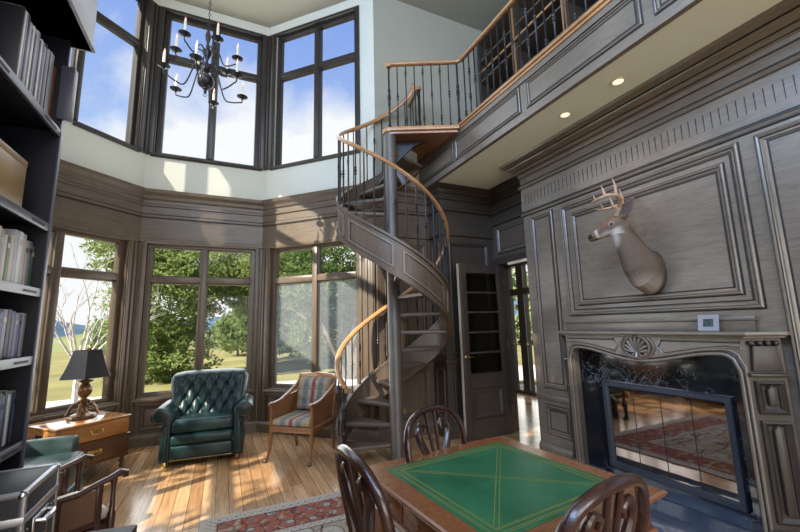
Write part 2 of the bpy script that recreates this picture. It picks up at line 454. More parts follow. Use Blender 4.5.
wC = hole_wall('wall_bay_center', FC, WC, [(hC[0], hC[1], .58, 2.66), (hC[0], hC[1], 3.93, 6.26)])
wR = hole_wall('wall_bay_right', FR, WR, [(hR[0], hR[1], .58, 2.66), (hR[0], hR[1], 3.93, 6.26)])
wL = hole_wall('wall_bay_left', FL, WL, [(hL[0], hL[1], .58, 2.66), (hL[0], hL[1], 3.93, 6.26)])
hA = (.12, 2.32); hA2 = (.35, 2.32)
wA = hole_wall('wall_left', FLW, LE[1] - YA, [(hA[0], hA2[0], .58, 2.66), (hA2[0], hA[1], .58, 2.66), (hA2[0], hA2[1], 3.93, 6.26)])
wW = hole_wall('wall_left_near', fr((-1.42, REAR), (0, 1), (1, 0)), YA - REAR, [(.3, 2.5, 3.95, 6.2), (2.9, 5.1, 3.95, 6.2)])
hole_wall('wall_left_return', fr((XL, YA), (1, 0), (0, 1)), XL * -1 - 1.42, [])
wB = hole_wall('wall_back', FBW, .82, [], z1=3.39, d=-T)
m = MB(FBW); m.box(.82, 2.4, -T, 0, SOF, CEIL); m.box(0, .82, -T, 0, 3.39, CEIL); struct(m.build('wall_back_upper', 'plaster_beige', smooth=False))
wRear = hole_wall('wall_rear', fr((XB + .4, REAR), (-1, 0), (0, 1)), XB + .4 + 1.42, [(.5, 2.3, .3, 2.7), (2.6, 4.4, .3, 2.7), (.5, 2.3, 3.95, 6.2), (2.6, 4.4, 3.95, 6.2)])
m = MB(); m.box(4.12, 4.22, REAR, YW, SOF, CEIL); struct(m.build('wall_right_upper', 'plaster_beige', smooth=False))
# chimney breast and doorway wall
m = MB(); m.box(XB, 4.0, REAR, 1.42 - .02, 0, SOF); m.box(XB, 4.0, 2.72, 3.39, 0, SOF); m.box(XB, 4.0, 1.40, 2.72, 1.26, SOF); m.box(XB + .5, 4.0, 1.40, 2.72, 0, 1.26)
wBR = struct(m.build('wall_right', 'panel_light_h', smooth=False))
m = MB(); m.box(XD, XD + .14, 3.39, 3.45, 0, SOF); m.box(XD, XD + .14, 3.45, 4.24, 2.26, SOF); m.box(XD, XD + .14, 4.24, YB, 0, SOF); m.box(XD, 4.0, 3.39, 3.40, 0, SOF)
wD = struct(m.build('wall_doorway', 'panel_v', smooth=False))
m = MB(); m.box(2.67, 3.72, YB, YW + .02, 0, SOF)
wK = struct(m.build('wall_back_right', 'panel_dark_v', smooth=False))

# timber cornice band round the bay: window heads up to the plaster
path = [(XL, YA), LE, LC, RC, RE, (2.67, YW), (2.67, YB), (XD, YB), (XD, 3.39)]
band = [(0, 2.66), (.030, 2.66), (.030, 2.70), (.022, 2.71), (.022, 3.000), (.045, 3.01), (.045, 3.035), (.030, 3.05), (.030, 3.155), (.050, 3.165), (.050, 3.185), (.028, 3.20), (.028, 3.25), (.05, 3.27), (.06, 3.31), (.10, 3.35), (.11, 3.39), (0, 3.39)]
def shift(p, k): return [(o, min(z, k)) for o, z in p]
m = MB(); m.sweep(path[:6], band); struct(m.build('trim_1', 'panel_h', sharp=.3))
m = MB(); m.sweep(path[5:8], shift(band, SOF - .001)); m.sweep(path[7:], [(o, max(z, 2.84)) for o, z in shift(band, SOF - .001)]); struct(m.build('trim_2', 'panel_dark_h', sharp=.3))
m = MB()
for z in (2.995, 3.045, 3.19, 3.265): m.sweep(path[:6], [(.0, z), (.034, z), (.034, z + .011), (0, z + .011)])
struct(m.build('trim_3', 'glaze_line', smooth=False))
m = MB()
for z in (2.995, 3.045, 3.19, 3.265): m.sweep(path[5:], [(.0, z), (.034, z), (.034, z + .011), (0, z + .011)])
struct(m.build('trim_4', 'glaze_line', smooth=False))
# baseboards
bprof = [(0, 0), (.03, 0), (.03, .11), (.02, .125), (.012, .145), (0, .15)]
m = MB(); m.sweep(path[:6], bprof); struct(m.build('baseboard_left', 'panel_v', sharp=.3))
m = MB(); m.sweep([(2.67, YW), (2.67, YB), (XD, YB), (XD, 4.24)], bprof); struct(m.build('baseboard_back', 'panel_dark_v', sharp=.3))
m = MB(); m.sweep([(XB, 3.39), (XB, 2.86)], bprof); m.sweep([(XB, 1.06), (XB, REAR)], bprof); struct(m.build('baseboard_right', 'panel_light_v', sharp=.3))

# raised panel mouldings
PROF = [(0, 0), (0, .016), (.008, .022), (.018, .018), (.026, .010), (.034, .010), (.040, .004), (.046, 0)]
def panel(F, u0, u1, z0, z1, parent, mat, field=True, w=1.0):
    m = MB(F); m.frame(u0, u1, z0, z1, [(o * w, h * w) for o, h in PROF]); m.build('panel_moulding', mat, parent, sharp=.3)
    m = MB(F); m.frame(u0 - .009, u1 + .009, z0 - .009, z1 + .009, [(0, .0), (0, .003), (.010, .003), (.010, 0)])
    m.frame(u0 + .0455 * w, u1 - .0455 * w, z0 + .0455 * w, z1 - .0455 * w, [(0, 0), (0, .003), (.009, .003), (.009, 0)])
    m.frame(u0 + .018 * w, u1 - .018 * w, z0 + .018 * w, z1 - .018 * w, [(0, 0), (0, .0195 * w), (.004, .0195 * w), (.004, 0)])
    m.build('panel_glaze_line', 'glaze_line', parent, smooth=False)  # dark glaze sitting in the panel grooves
# under the bay windows
panel(FC, .16, .76, .20, .50, wC, 'panel_v', w=.8); panel(FC, .84, 1.44, .20, .50, wC, 'panel_v', w=.8)
panel(FR, .26, .86, .20, .50, wR, 'panel_v', w=.8); panel(FR, .95, 1.52, .20, .50, wR, 'panel_v', w=.8)
panel(FL, .4, .95, .20, .50, wL, 'panel_v', w=.8); panel(FL, 1.04, 1.62, .20, .50, wL, 'panel_v', w=.8)
# wainscot behind the stair and beside the door
panel(FBW, .10, .72, .24, .86, wB, 'panel_v'); panel(FBW, .10, .72, 1.04, 2.56, wB, 'panel_v')
m = MB(FBW); m.box(0, .82, 0, .022, .93, .975); m.build('dado_rail', 'panel_v', wB)
panel(FBK, .10, .76, .24, .86, wK, 'panel_dark_v'); panel(FBK, .10, .76, 1.04, 2.56, wK, 'panel_dark_v')
FS = fr((2.67, YW), (0, -1), (-1, 0))
panel(FS, .06, .28, .24, .86, wK, 'panel_v', w=.8); panel(FS, .06, .28, 1.04, 2.56, wK, 'panel_v', w=.8)
m = MB(); m.sweep([(2.67, YW), (2.67, YB), (XD, YB)], [(0, .93), (.02, .93), (.026, .95), (.02, .975), (0, .98)]); m.build('dado_rail', 'panel_dark_h', wK, sharp=.3)
panel(FDW, .10, .86, 2.42, 2.79, wD, 'panel_light_h')
m = MB(FDW); m.box(0, .12, 0, .03, 0, 2.34); m.box(.91, .97, 0, .03, 0, 2.34); m.box(0, .97, 0, .035, 2.26, 2.35); m.build('door_casing', 'panel_dark_v', wD)
# chimney breast
panel(FBR, .12, .44, .26, .55, wBR, 'panel_light_v'); panel(FBR, .12, .44, .74, 2.66, wBR, 'panel_light_v')
panel(FBR, .56, 2.12, 1.50, 2.655, wBR, 'panel_light_h', w=1.1); panel(FBR, .68, 2.02, 1.60, 2.545, wBR, 'panel_light_h', w=1.0)
panel(FBR, 2.22, 2.56, .74, 2.655, wBR, 'panel_light_v', w=1.2); panel(FBR, 2.22, 2.56, .26, .55, wBR, 'panel_light_v')
panel(FBR, 2.75, 3.9, .74, 2.66, wBR, 'panel_light_v')
m = MB(FBR); m.box(0, .53, 0, .016, .61, .66, .004); m.box(2.17, 5, 0, .016, .61, .66, .004); m.build('dado_rail', 'panel_light_h', wBR)
m = MB(); m.sweep([(XD, 3.39), (XB, 3.39), (XB, REAR)], [(0, 2.70), (.012, 2.70), (.020, 2.715), (.012, 2.73), (.010, 2.745), (.004, 3.03), (.02, 3.045), (.030, 3.06), (.016, 3.08), (.006, 3.09), (.006, 3.17), (.018, 3.18), (.022, 3.21), (.05, 3.235), (.055, 3.26), (.11, 3.30), (.12, 3.32), (.17, 3.345), (.185, SOF - .001), (0, SOF - .001)])
m.build('cornice', 'panel_light_h', wBR, sharp=.3)
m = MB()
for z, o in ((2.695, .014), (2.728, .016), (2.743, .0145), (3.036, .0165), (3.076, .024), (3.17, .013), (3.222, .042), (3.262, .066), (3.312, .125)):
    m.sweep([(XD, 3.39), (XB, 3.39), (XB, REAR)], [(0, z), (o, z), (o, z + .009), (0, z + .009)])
m.build('cornice_glaze_line', 'glaze_line', wBR, smooth=False)  # dark glaze along the cornice mouldings
m = MB(FBR)
for k in range(78):
    u = .06 + k * .051
    m.box(u - .0022, u + .0022, 0, .0095, 2.828, 2.960)
fl = m.build('frieze_flutes', 'glaze_line', wBR, smooth=False)

# fluted casings at the angles of the bay
def casing(F, u0, u1, z0, z1, parent, mat, nb=2, d=.03):
    m = MB(F); m.box(u0, u1, 0, d, z0, z1, .004)
    w = u1 - u0
    for k in range(nb):
        a = u0 + w * (k + .5) / nb
        m.box(a - w / nb * .28, a + w / nb * .28, d - .001, d + .014, z0 + .02, z1 - .02, .006)
    m.build('fluted_casing', mat, parent)
for F, a, b, p in ((FC, .03, .10, wC), (FC, 1.485, 1.555, wC), (FR, .03, .16, wR), (FR, 1.63, 1.88, wR), (FL, WL - .16, WL - .03, wL), (FL, .03, WL - 1.63, wL)):
    casing(F, a, b, .15, 2.66, p, 'casing_brown', 3 if b - a > .2 else 2 if b - a > .1 else 1)
    if F is not FR or a < 1: casing(F, 0 if a < .05 and F is not FL else a, WC if F is FC and b > 1 else WL if F is FL and b > 1 else b, 3.92, 6.28, p, 'casing', 2 if b - a > .1 else 1)

# ------------------------------------------------------------------ windows
WN = [0]
def window(F, u0, u1, z0, z1, tz, muls, mat, trim, screen=False):
    WN[0] += 1
    w = struct(empty('window_%d' % WN[0]))
    e = .055; D0, D1 = -.11, -.035
    m = MB(F); m.frame(u0, u1, z0, z1, [(0, D0), (0, D1), (e, D1), (e + .012, D1 - .02), (e + .012, D0)])
    m.build('window_frame', mat, w, sharp=.3)
    m = MB(F); m.frame(u0 - .05, u1 + .05, z0 - .03, z1 + .03, [(0, .0), (0, .022), (.02, .034), (.05, .028), (.05, -.04), (.045, -.04), (.045, 0)])
    m.build('window_casing', trim, w, sharp=.3)
    m = MB(F)
    for k in muls: m.box(k - .042, k + .042, D0, D1 + .02, z0 + .05, z1 - .05, .012)
    m.build('mullion', mat, w)
    us = [u0 + e] + [x for k in muls for x in (k - .042, k + .042)] + [u1 - e]
    m = MB(F)
    for a, b in zip(us[::2], us[1::2]): m.box(a - .01, b + .01, D0, D1 + .012, tz - .045, tz + .045, .012)
    m.build('transom', mat, w)
    for a, b in zip(us[::2], us[1::2]):
        for q0, q1 in ((z0 + e, tz - .045), (tz + .045, z1 - e)):
            m = MB(F); m.frame(a, b, q0, q1, [(0, D0), (0, D1 - .012), (.012, D1 - .02), (.016, D0)])
            sash = m.build('sash', mat, w, sharp=.3)
            m = MB(F); m.box(a + .004, b - .004, -.082, -.078, q0 + .004, q1 - .004); m.build('pane', 'pane', sash, smooth=False)
            if screen and q0 < 1:
                m = MB(F); m.box(a + .004, b - .004, -.070, -.0685, q0 + .004, q1 - .004); m.build('insect_screen', 'insect_screen', sash, smooth=False)
    return w
def sill(F, u0, u1, w):
    m = MB(F); m.box(u0 - .05, u1 + .05, -.05, .05, .545, .585, .008); m.box(u0 - .03, u1 + .03, 0, .03, .50, .547, .006); m.build('window_sill', 'casing_brown', w)
for F, h, mu, scr in ((FC, hC, .795, False), (FR, hR, .915, True), (FL, hL, WL - .915 + .03, False), (FLW, hA, 1.22, False)):
    w = window(F, h[0], h[1], .58, 2.66, 2.15, [mu], 'casing_brown', 'casing_brown', scr); sill(F, h[0], h[1], w)
    if F is FLW: h, mu = hA2, 1.34
    window(F, h[0], h[1], 3.93, 6.26, 5.52, [mu], 'casing', 'casing')
FNL = fr((-1.42, REAR), (0, 1), (1, 0)); FRE = fr((XB + .4, REAR), (-1, 0), (0, 1))
for a in (.3, 2.9): window(FNL, a, a + 2.2, 3.95, 6.2, 5.52, [a + .75, a + 1.45], 'casing', 'casing')
for a in (.5, 2.6):  # unseen rear windows, added as openings for fill lamps
    window(FRE, a, a + 1.8, .3, 2.7, 2.15, [a + .9], 'casing_brown', 'casing_brown'); window(FRE, a, a + 1.8, 3.95, 6.2, 5.52, [a + .9], 'casing', 'casing')

# ------------------------------------------------------------------ loft: floor slab, fascia
m = MB(); m.box(XF + .03, 4.12, REAR, YW, SOF, LOFT - .03); struct(m.build('slab', 'plaster_soffit', smooth=False))
FF = fr((XF, YW), (0, -1), (-1, 0))
m = MB(FF); m.box(0, YW - REAR, -.03, 0, SOF - .015, LOFT); m.box(0, YW - REAR, 0, .014, SOF - .015, SOF + .05, .003); m.box(0, YW - REAR, 0, .014, LOFT - .085, LOFT, .003)
fas = struct(m.build('wall_loft_fascia', 'panel_light_h', smooth=False))
ys = [YW - .04, 3.77, 3.73, 2.58, 2.49, 1.39, 1.30, .2, .11, -1.0]
for a, b in zip(ys[::2], ys[1::2]): panel(FF, YW - a, YW - b, SOF + .085, LOFT - .10, fas, 'panel_light_h', w=.7)
m = MB(FF); m.box(0, YW - REAR, -.10, .045, LOFT, LOFT + .035, .010); m.box(0, YW - REAR, -.02, .028, LOFT - .03, LOFT + .002, .008); m.build('nosing', 'rail_oak', fas)
m = MB(); m.box(XF + .10, 4.12, REAR, YW, LOFT - .03, LOFT + .01); struct(m.build('floor_loft', 'oak_floor', smooth=False))

# recessed lights in the soffit
for i, y in enumerate([2.335, 1.80]):
    lab = ['small lit recessed light in the soffit, the one farther along towards the stair', 'small lit recessed light in the soffit, the one nearer and above the deer head', 'recessed soffit light over the near end of the mantel', 'recessed soffit light past the near end of the mantel'][i]
    t = thing('recessed_light', lab, 'ceiling light', (2.845, y, SOF), 0, 'recessed lights in the soffit')
    m = MB(); m.lathe([(.040, -.001), (.052, -.001), (.056, -.006), (.052, -.010), (.042, -.008), (.038, .02), (.036, .02)], n=24); m.build('trim_ring', 'ring_white', t)
    m = MB(); m.lathe([(.0001, -.003), (.039, -.003), (.039, -.0005), (.0001, -.0005)], n=20); m.build('lamp', 'lamp_glow', t)

# ------------------------------------------------------------------ door leaf, doorway, room beyond
t = struct(empty('door_1', (3.53, 4.19, 0)))
DW, DH = .74, 2.235
m = MB(); st = .115
m.box(-DW, -DW + st, -.022, .022, .01, DH, .003); m.box(-st, 0, -.022, .022, .01, DH, .003)
m.box(-DW + st, -st, -.022, .022, .01, .24); m.box(-DW + st, -st, -.022, .022, .62, .80); m.box(-DW + st, -st, -.022, .022, DH - .12, DH)
leafo = m.build('door_leaf', 'panel_dark_v', t)
m = MB(); m.box(-DW + st, -st, -.008, .008, .24, .62); m.build('door_panel', 'panel_dark_v', t)
Fd = fr((-DW, -.022), (1, 0), (0, -1))
m = MB(Fd); m.frame(st + .02, DW - st - .02, .26, .60, [(0, -.014), (0, .004), (.02, .004), (.05, -.010), (.05, -.014)]); m.build('panel_moulding', 'panel_dark_v', t, sharp=.3)
gz = [.80 + (DH - .12 - .80) * k / 5 for k in range(6)]
for k in range(5):
    m = MB(); m.box(-DW + st, -st, -.003, .003, gz[k] + .01, gz[k + 1] - .01); m.build('pane', 'door_glass', t, smooth=False)
    if k: m = MB(); m.box(-DW + st - .003, -st + .003, -.018, .018, gz[k] - .012, gz[k] + .012, .005); m.build('glazing_bar', 'panel_dark_v', t)
m = MB(); m.box(-DW - .004, -DW + .001, -.021, .021, .012, DH - .002); tag_e = m.build('lock_edge', 'door_edge', t); tag_e['label'] = 'pale unstained edge of the door'
m = MB(); m.lathe([(.004, 0), (.022, 0), (.024, .006), (.010, .010), (.008, .03)], n=14); h = m.build('door_handle', 'brass', t)
h.rotation_euler = (R(90), 0, 0); h.location = (-DW + .055, -.022, 1.02)
m = MB(); m.tube([(0, 0, .028), (.03, 0, .036), (.09, -.004, .034)], [.008, .009, .006], 8); hh = m.build('lever', 'brass', h)
for z in (.25, 1.1, 1.95):
    m = MB(); m.cyl((.008, -.012, z), (.008, -.012, z + .1), .007, n=8); m.build('hinge', 'brass', t)
# the room beyond: far wall with tall glazed doors
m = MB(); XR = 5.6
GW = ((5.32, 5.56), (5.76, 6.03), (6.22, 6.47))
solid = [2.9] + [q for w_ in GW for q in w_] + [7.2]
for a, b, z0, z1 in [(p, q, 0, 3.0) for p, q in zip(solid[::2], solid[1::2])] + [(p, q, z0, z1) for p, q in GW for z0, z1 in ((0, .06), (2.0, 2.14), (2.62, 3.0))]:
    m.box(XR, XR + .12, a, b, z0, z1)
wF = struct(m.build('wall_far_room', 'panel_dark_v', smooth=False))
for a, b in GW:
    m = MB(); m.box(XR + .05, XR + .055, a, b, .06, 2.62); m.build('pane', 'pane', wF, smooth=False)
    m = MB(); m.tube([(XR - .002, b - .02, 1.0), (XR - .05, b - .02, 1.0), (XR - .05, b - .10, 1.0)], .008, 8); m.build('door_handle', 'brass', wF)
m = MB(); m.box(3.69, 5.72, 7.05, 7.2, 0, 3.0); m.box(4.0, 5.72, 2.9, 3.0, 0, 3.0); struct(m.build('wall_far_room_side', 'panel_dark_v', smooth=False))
m = MB(); m.box(3.7, 5.72, 2.9, 7.2, 3.0, 3.08); struct(m.build('ceiling_far_room', 'plaster', smooth=False))

# ------------------------------------------------------------------ spiral staircase
PX, PY, PRZ = 1.775, 4.005, R(-23.9)
st = thing('spiral_staircase', 'timber spiral staircase winding round a thick round post up to the loft', 'staircase', (PX, PY, 0), PRZ)
def pol(th, r, z): a = R(th); return (-r * math.cos(a), r * math.sin(a), z)
def zlo(th): return .05 + .0071 * th
def zra(th): return 1.08 + .0075 * th
LAND = 3.80
m = MB(); m.lathe([(.001, 0), (.085, 0), (.085, .04), (.074, .06), (.074, LAND - .02), (.001, LAND - .02)], n=28); m.build('center_post', 'pole_paint', st)
m = MB(); m.lathe([(.001, LAND - .02), (.088, LAND - .02), (.094, LAND), (.092, LAND + .025), (.08, LAND + .035), (.001, LAND + .035)], n=28); m.build('post_cap', 'rail_oak', st)
for n in range(1, 19):
    z = .2 * n - .02; t0 = 28.2 * n - 47; t1 = t0 + 32; r = .615
    m = MB()
    poly = [(pol(t0, .05, 0)[0], pol(t0, .05, 0)[1])] + [pol(t0 + (t1 - t0) * k / 6, r, 0)[:2] for k in range(7)] + [pol(t1, .05, 0)[:2]]
    m.prism(poly, 2, z - .042, z, .010); m.build('tread', 'tread_wood', st)
TH0, TH1 = -24, 486
def helix(r0, r1, f0, f1, ta, tb, step=5):
    k = max(2, int((tb - ta) / step)); out = []
    for i in range(k + 1):
        th = ta + (tb - ta) * i / k
        a, b = max(0.0, f0(th)), max(0.02, f1(th))
        out.append([pol(th, r0, a), pol(th, r1, a), pol(th, r1, b), pol(th, r0, b)])
    return out
m = MB(); m.rings(helix(.610, .640, lambda t: zlo(t), lambda t: zlo(t) + .36, TH0, TH1)); m.build('stringer', 'panel_v', st, sharp=.3)
m = MB()
m.rings(helix(.605, .662, lambda t: zlo(t) + .345, lambda t: zlo(t) + .375, TH0, TH1))
m.rings(helix(.604, .654, lambda t: zlo(t) - .018, lambda t: zlo(t) + .022, TH0 + 16, TH1)); m.build('stringer_moulding', 'panel_v', st, sharp=.3)
m = MB(); mm = MB()
for k in range(9):
    a = -6 + k * 55; b = a + 47
    def bar(mb, ta, tb, za, zb, ra, rb): mb.rings(helix(ra, rb, lambda t: zlo(t) + za, lambda t: zlo(t) + zb, ta, tb, 4))
    if k == 0: a = 22
    bar(m, a, b, .055, .075, .638, .652); bar(m, a, b, .275, .295, .638, .652)
    bar(m, a, a + 2, .055, .295, .638, .652); bar(m, b - 2, b, .055, .295, .638, .652)
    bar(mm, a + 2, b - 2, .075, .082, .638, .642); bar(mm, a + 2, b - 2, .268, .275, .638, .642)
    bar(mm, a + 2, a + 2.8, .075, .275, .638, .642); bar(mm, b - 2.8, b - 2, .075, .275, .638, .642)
m.build('stringer_panel_moulding', 'panel_light_v', st, sharp=.3); mm.build('stringer_glaze_line', 'glaze_line', st, smooth=False)  # thin dark lines are glaze inside the panel frames
# handrail: volute end at the newel, winding up, easing up to the landing newel
RR = .645
pts = []
for th in range(-34, 478, 6):
    z = zra(th); r = RR
    if th < 10: z = zra(10) + (zra(th) - zra(10)) * .9
    pts.append(pol(th, r, z))
pts = [pol(-37, .628, zra(-34) + .018), pol(-36, .640, zra(-34) + .01)] + pts
pts += [pol(480, RR, zra(480) + .06), pol(481, RR, zra(480) + .14), pol(484, RR, LAND + .92), pol(490, RR, LAND + .93)]
m = MB(); m.tube(pts, .026, 10, sq=(1.15, .85)); m.build('handrail', 'rail_oak', st)
m = MB(); m.tube([pol(-37, .628, zra(-34) + .005), pol(-37.2, .628, zra(-34) - .045)], [.026, .022], 10); m.build('rail_end', 'rail_oak', st)
def turned(mb, x, y, z0, z1, r=.0075, knuckles=(.5,), base=True):
    L = z1 - z0; prof = [(r, z0)]
    if base: prof = [(r * 2.2, z0), (r * 2.2, z0 + .012), (r * 1.3, z0 + .025), (r, z0 + .04)]
    for k in knuckles:
        zk = z0 + L * k
        prof += [(r, zk - .05), (r * 1.9, zk - .035), (r * 1.2, zk - .02), (r * 2.3, zk), (r * 1.2, zk + .02), (r * 1.9, zk + .035), (r, zk + .05)]
    prof += [(r, z1)]
    mb.lathe(prof, (x, y, 0), 8)
i = 0; th = -14
while th < 476:
    x, y, _ = pol(th, RR - .012, 0); z0 = zlo(th) + .365; z1 = zra(th) - .012
    m = MB(); turned(m, x, y, z0, z1, .0078, (.5,) if i % 3 == 1 else (.35, .65) if i % 3 == 2 and i % 2 else ()); m.build('baluster', 'iron', st); i += 1
    th += 10.2 if th > 150 else 12
# newels
x, y, _ = pol(-34, .64, 0)
m = MB(); m.lathe([(.03, 0), (.03, .03), (.022, .05), (.022, .17), (.034, .19), (.034, .215), (.016, .24), (.014, .36), (.022, .38), (.012, .40), (.018, .44), (.020, .55), (.012, .60), (.022, .62), (.012, .64), (.014, .75), (.010, .80), (.012, .84)], (x, y, 0), 12); m.build('newel_post', 'iron', st)
x, y, _ = pol(490, RR, 0)
m = MB(); m.lathe([(.034, LAND), (.034, LAND + .03), (.02, LAND + .06), (.03, LAND + .2), (.028, LAND + .3), (.018, LAND + .36), (.026, LAND + .4), (.018, LAND + .45), (.022, LAND + .9)], (x, y, 0), 12); m.build('newel_post', 'iron', st)
m = MB(); m.lathe([(.001, LAND + .90), (.035, LAND + .90), (.04, LAND + .925), (.03, LAND + .95), (.001, LAND + .955)], (x, y, 0), 14); m.build('newel_cap', 'rail_oak', st)
# landing
Mi = Matrix.Translation((PX, PY, 0)) @ Matrix.Rotation(PRZ, 4, 'Z'); Mi = Mi.inverted()
def loc(x, y): v = Mi @ Vector((x, y, 0)); return (v.x, v.y)
poly = [loc(XF - .05, 3.585), loc(XF - .05, 4.66), loc(2.33, 4.66), pol(488, .66, 0)[:2], (0.02, .08), (-.02, .0), (.0, -.075)]
m = MB(); m.prism(poly, 2, LAND - .055, LAND + .012, .008); m.build('landing', 'cherry_v', st)
p2 = [loc(XF - .05, 3.55), (0.01, -.10), (0, -.06), loc(XF - .05, 3.60)]
m = MB(); m.prism(p2, 2, LAND - .02, LAND + .03, .008); m.build('landing_nosing', 'rail_oak', st)
m = MB(); m.prism([(.07, LAND - .056), (.45, LAND - .056), (.30, LAND - .12), (.07, LAND - .34)], 1, .12, .16); m.build('landing_bracket', 'iron', st)
# landing rail to the bay wall
a = pol(490, RR, LAND + .925); b = (*loc(2.40, 4.69), LAND + .90)
m = MB(); m.tube([a, b], .025, 10, sq=(1.15, .85)); m.build('landing_rail', 'rail_oak', st)
for k in (.3, .6, .85):
    q = Vector(a).lerp(Vector(b), k); m = MB(); turned(m, q.x, q.y, LAND + .01, q.z - .01); m.build('baluster', 'iron', st)

# ------------------------------------------------------------------ loft railing
g = thing('loft_railing', 'iron baluster railing with oak handrail along the loft edge', 'railing', (XF, 3.58, LOFT))
RT = .865
cap = Mi.inverted() @ Vector((0, -.03, 0)); cx, cy = cap.x - XF, cap.y - 3.58
path_r = [(cx, cy, RT + .02), (-.03, 0, RT), (0.01, -.05, RT + .005)] + [(.01, -y, RT) for y in (.5, 2, 4, 6.7)]
m = MB(); m.tube([(cx - .03, cy, RT + .02)] + path_r[:2], .028, 10, sq=(1.15, .85)); m.tube(path_r[1:], .028, 10, sq=(1.15, .85)); m.build('handrail', 'rail_oak', g)
m = MB(); m.lathe([(.001, RT - .02), (.036, RT - .015), (.042, RT + .015), (.034, RT + .045), (.001, RT + .05)], (cx, cy, 0), 14); m.build('newel_cap', 'rail_oak', g)
def newel(x, y, z0, z1):
    m = MB(); L = z1 - z0
    m.lathe([(.022, z0), (.022, z0 + .05), (.013, z0 + .08), (.013, z0 + .35 * L), (.020, z0 + .40 * L), (.014, z0 + .43 * L), (.024, z0 + .5 * L), (.014, z0 + .57 * L), (.021, z0 + .6 * L), (.012, z0 + .64 * L), (.012, z1)], (x, y, 0), 10); m.build('newel_post', 'iron', g)
newel(cx, cy, .0, RT); newel(-.02, -.0, .03, RT)
for k in range(1, 8):
    q = Vector((cx, cy, 0)).lerp(Vector((-.02, 0, 0)), k / 8); m = MB(); turned(m, q.x, q.y, .02, RT - .01, .0075, (.5,) if k % 2 else (.12, .88)); m.build('baluster', 'iron', g)
for k in range(1, 48):
    m = MB(); turned(m, .01, -.105 * k, .03, RT - .01, .0085, (.5,) if k % 3 == 0 else (.1,) if k % 3 == 1 else (.3, .7)); m.build('baluster', 'iron', g)

# ------------------------------------------------------------------ loft bookshelves and ladder
lb = thing('loft_bookcase', 'dark built-in bookcase along the loft wall behind the railing', 'bookcase', (3.66, 4.6, LOFT))
LBX = .46; LBL = 6.2; LBH = 2.25
m = MB(); m.box(LBX - .02, LBX, -LBL, 0, 0, LBH); m.build('back_panel', 'panel_dark_v', lb)
for k in range(0, 8): m = MB(); m.box(0, LBX - .02, -k * .88 - .03, -k * .88, 0, LBH); m.build('upright', 'panel_dark_v', lb)
for z in (.08, .44, .80, 1.16, 1.52, 1.88, LBH):
    m = MB(); m.box(-.005, LBX - .02, -LBL, 0, z - .028, z); m.build('shelf', 'panel_v', lb)
for y in (-.865, -1.745):
    m = MB(); m.box(-.05, -.008, y - .02, y + .02, 0, LBH, .004); m.build('face_post', 'rail_oak', lb)
r = tag(MB().tube([(3.615, 4.5, LOFT + 1.62), (3.615, 1.0, LOFT + 1.62)], .016, 8).build('ladder_rail', 'rail_oak'), 'long copper-brown ladder rail running along the loft bookcase', 'rail')
bc = [('red', (.30, .05, .04)), ('cream', (.55, .48, .38)), ('blue', (.07, .10, .2)), ('white', (.7, .68, .64)), ('brown', (.17, .08, .04)), ('grey', (.3, .3, .32)), ('green', (.06, .14, .08)), ('black', (.015, .015, .02)), ('plum', (.16, .05, .11)), ('slate', (.12, .15, .22)), ('tan', (.36, .26, .16)), ('silver', (.42, .44, .5)), ('violet-grey', (.26, .23, .33))]
for n_, c_ in bc: plain('cloth_' + n_, c_, .45)
for n_, c_ in (('pages', (.68, .62, .5)),): plain('pages', c_, .8)
def book(name, w, h, d, col, mat2='pages', lean=0, x=0, y=0, z=0, face=1, label='', group=None, cat='book', band=None):
    """spine facing +X at x (face=1) or -X (face=-1); thickness along y"""
    o = thing(name, label, cat, (x, y, z), 0, group)
    o.rotation_euler = (lean, 0, 0)
    m = MB(); s = face
    m.box(-d * s, 0, 0, w, 0, h, min(.004, w * .2)) if s > 0 else m.box(0, d, 0, w, 0, h, min(.004, w * .2))
    m.build('cover', 'cloth_' + col, o)
    m = MB(); a, b = (-d + .004, -.006) if s > 0 else (.006, d - .004)
    m.box(a, b, w * .12, w * .88, .004, h + .0006); m.build('page_block', mat2, o)
    if band:
        m = MB(); e = .0008 * s; xx = sorted((-.0005 * s, e)); m.box(xx[0], xx[1], w * .12, w * .88, h * .74, h * .84); m.build('spine_label', 'cloth_' + band, o)
    return o
for i, (y, w, h, c_, ln) in enumerate(((4.35, .05, .26, 'cream', 0), (4.30, .035, .24, 'red', 0), (4.262, .03, .25, 'white', 0), (2.72, .04, .25, 'white', 0), (2.675, .035, .22, 'red', 0), (2.63, .035, .24, 'cream', 0), (2.585, .03, .21, 'blue', 0))):
    nm = ['cream book standing at the far end of the loft bookcase', 'red book beside the cream one at the far end of the loft bookcase', 'white book, third in the group at the far end of the loft bookcase', 'white book on the low loft shelf beyond the ladder, first of four', 'red book on the low loft shelf beyond the ladder', 'cream book on the low loft shelf beyond the ladder', 'blue book on the low loft shelf beyond the ladder, last of four'][i]
    book('book', w, h, .18, c_, x=3.70, y=y, z=LOFT + (.44 if i < 3 else .44), face=-1, lean=ln, label=nm, group='books on the loft shelves')

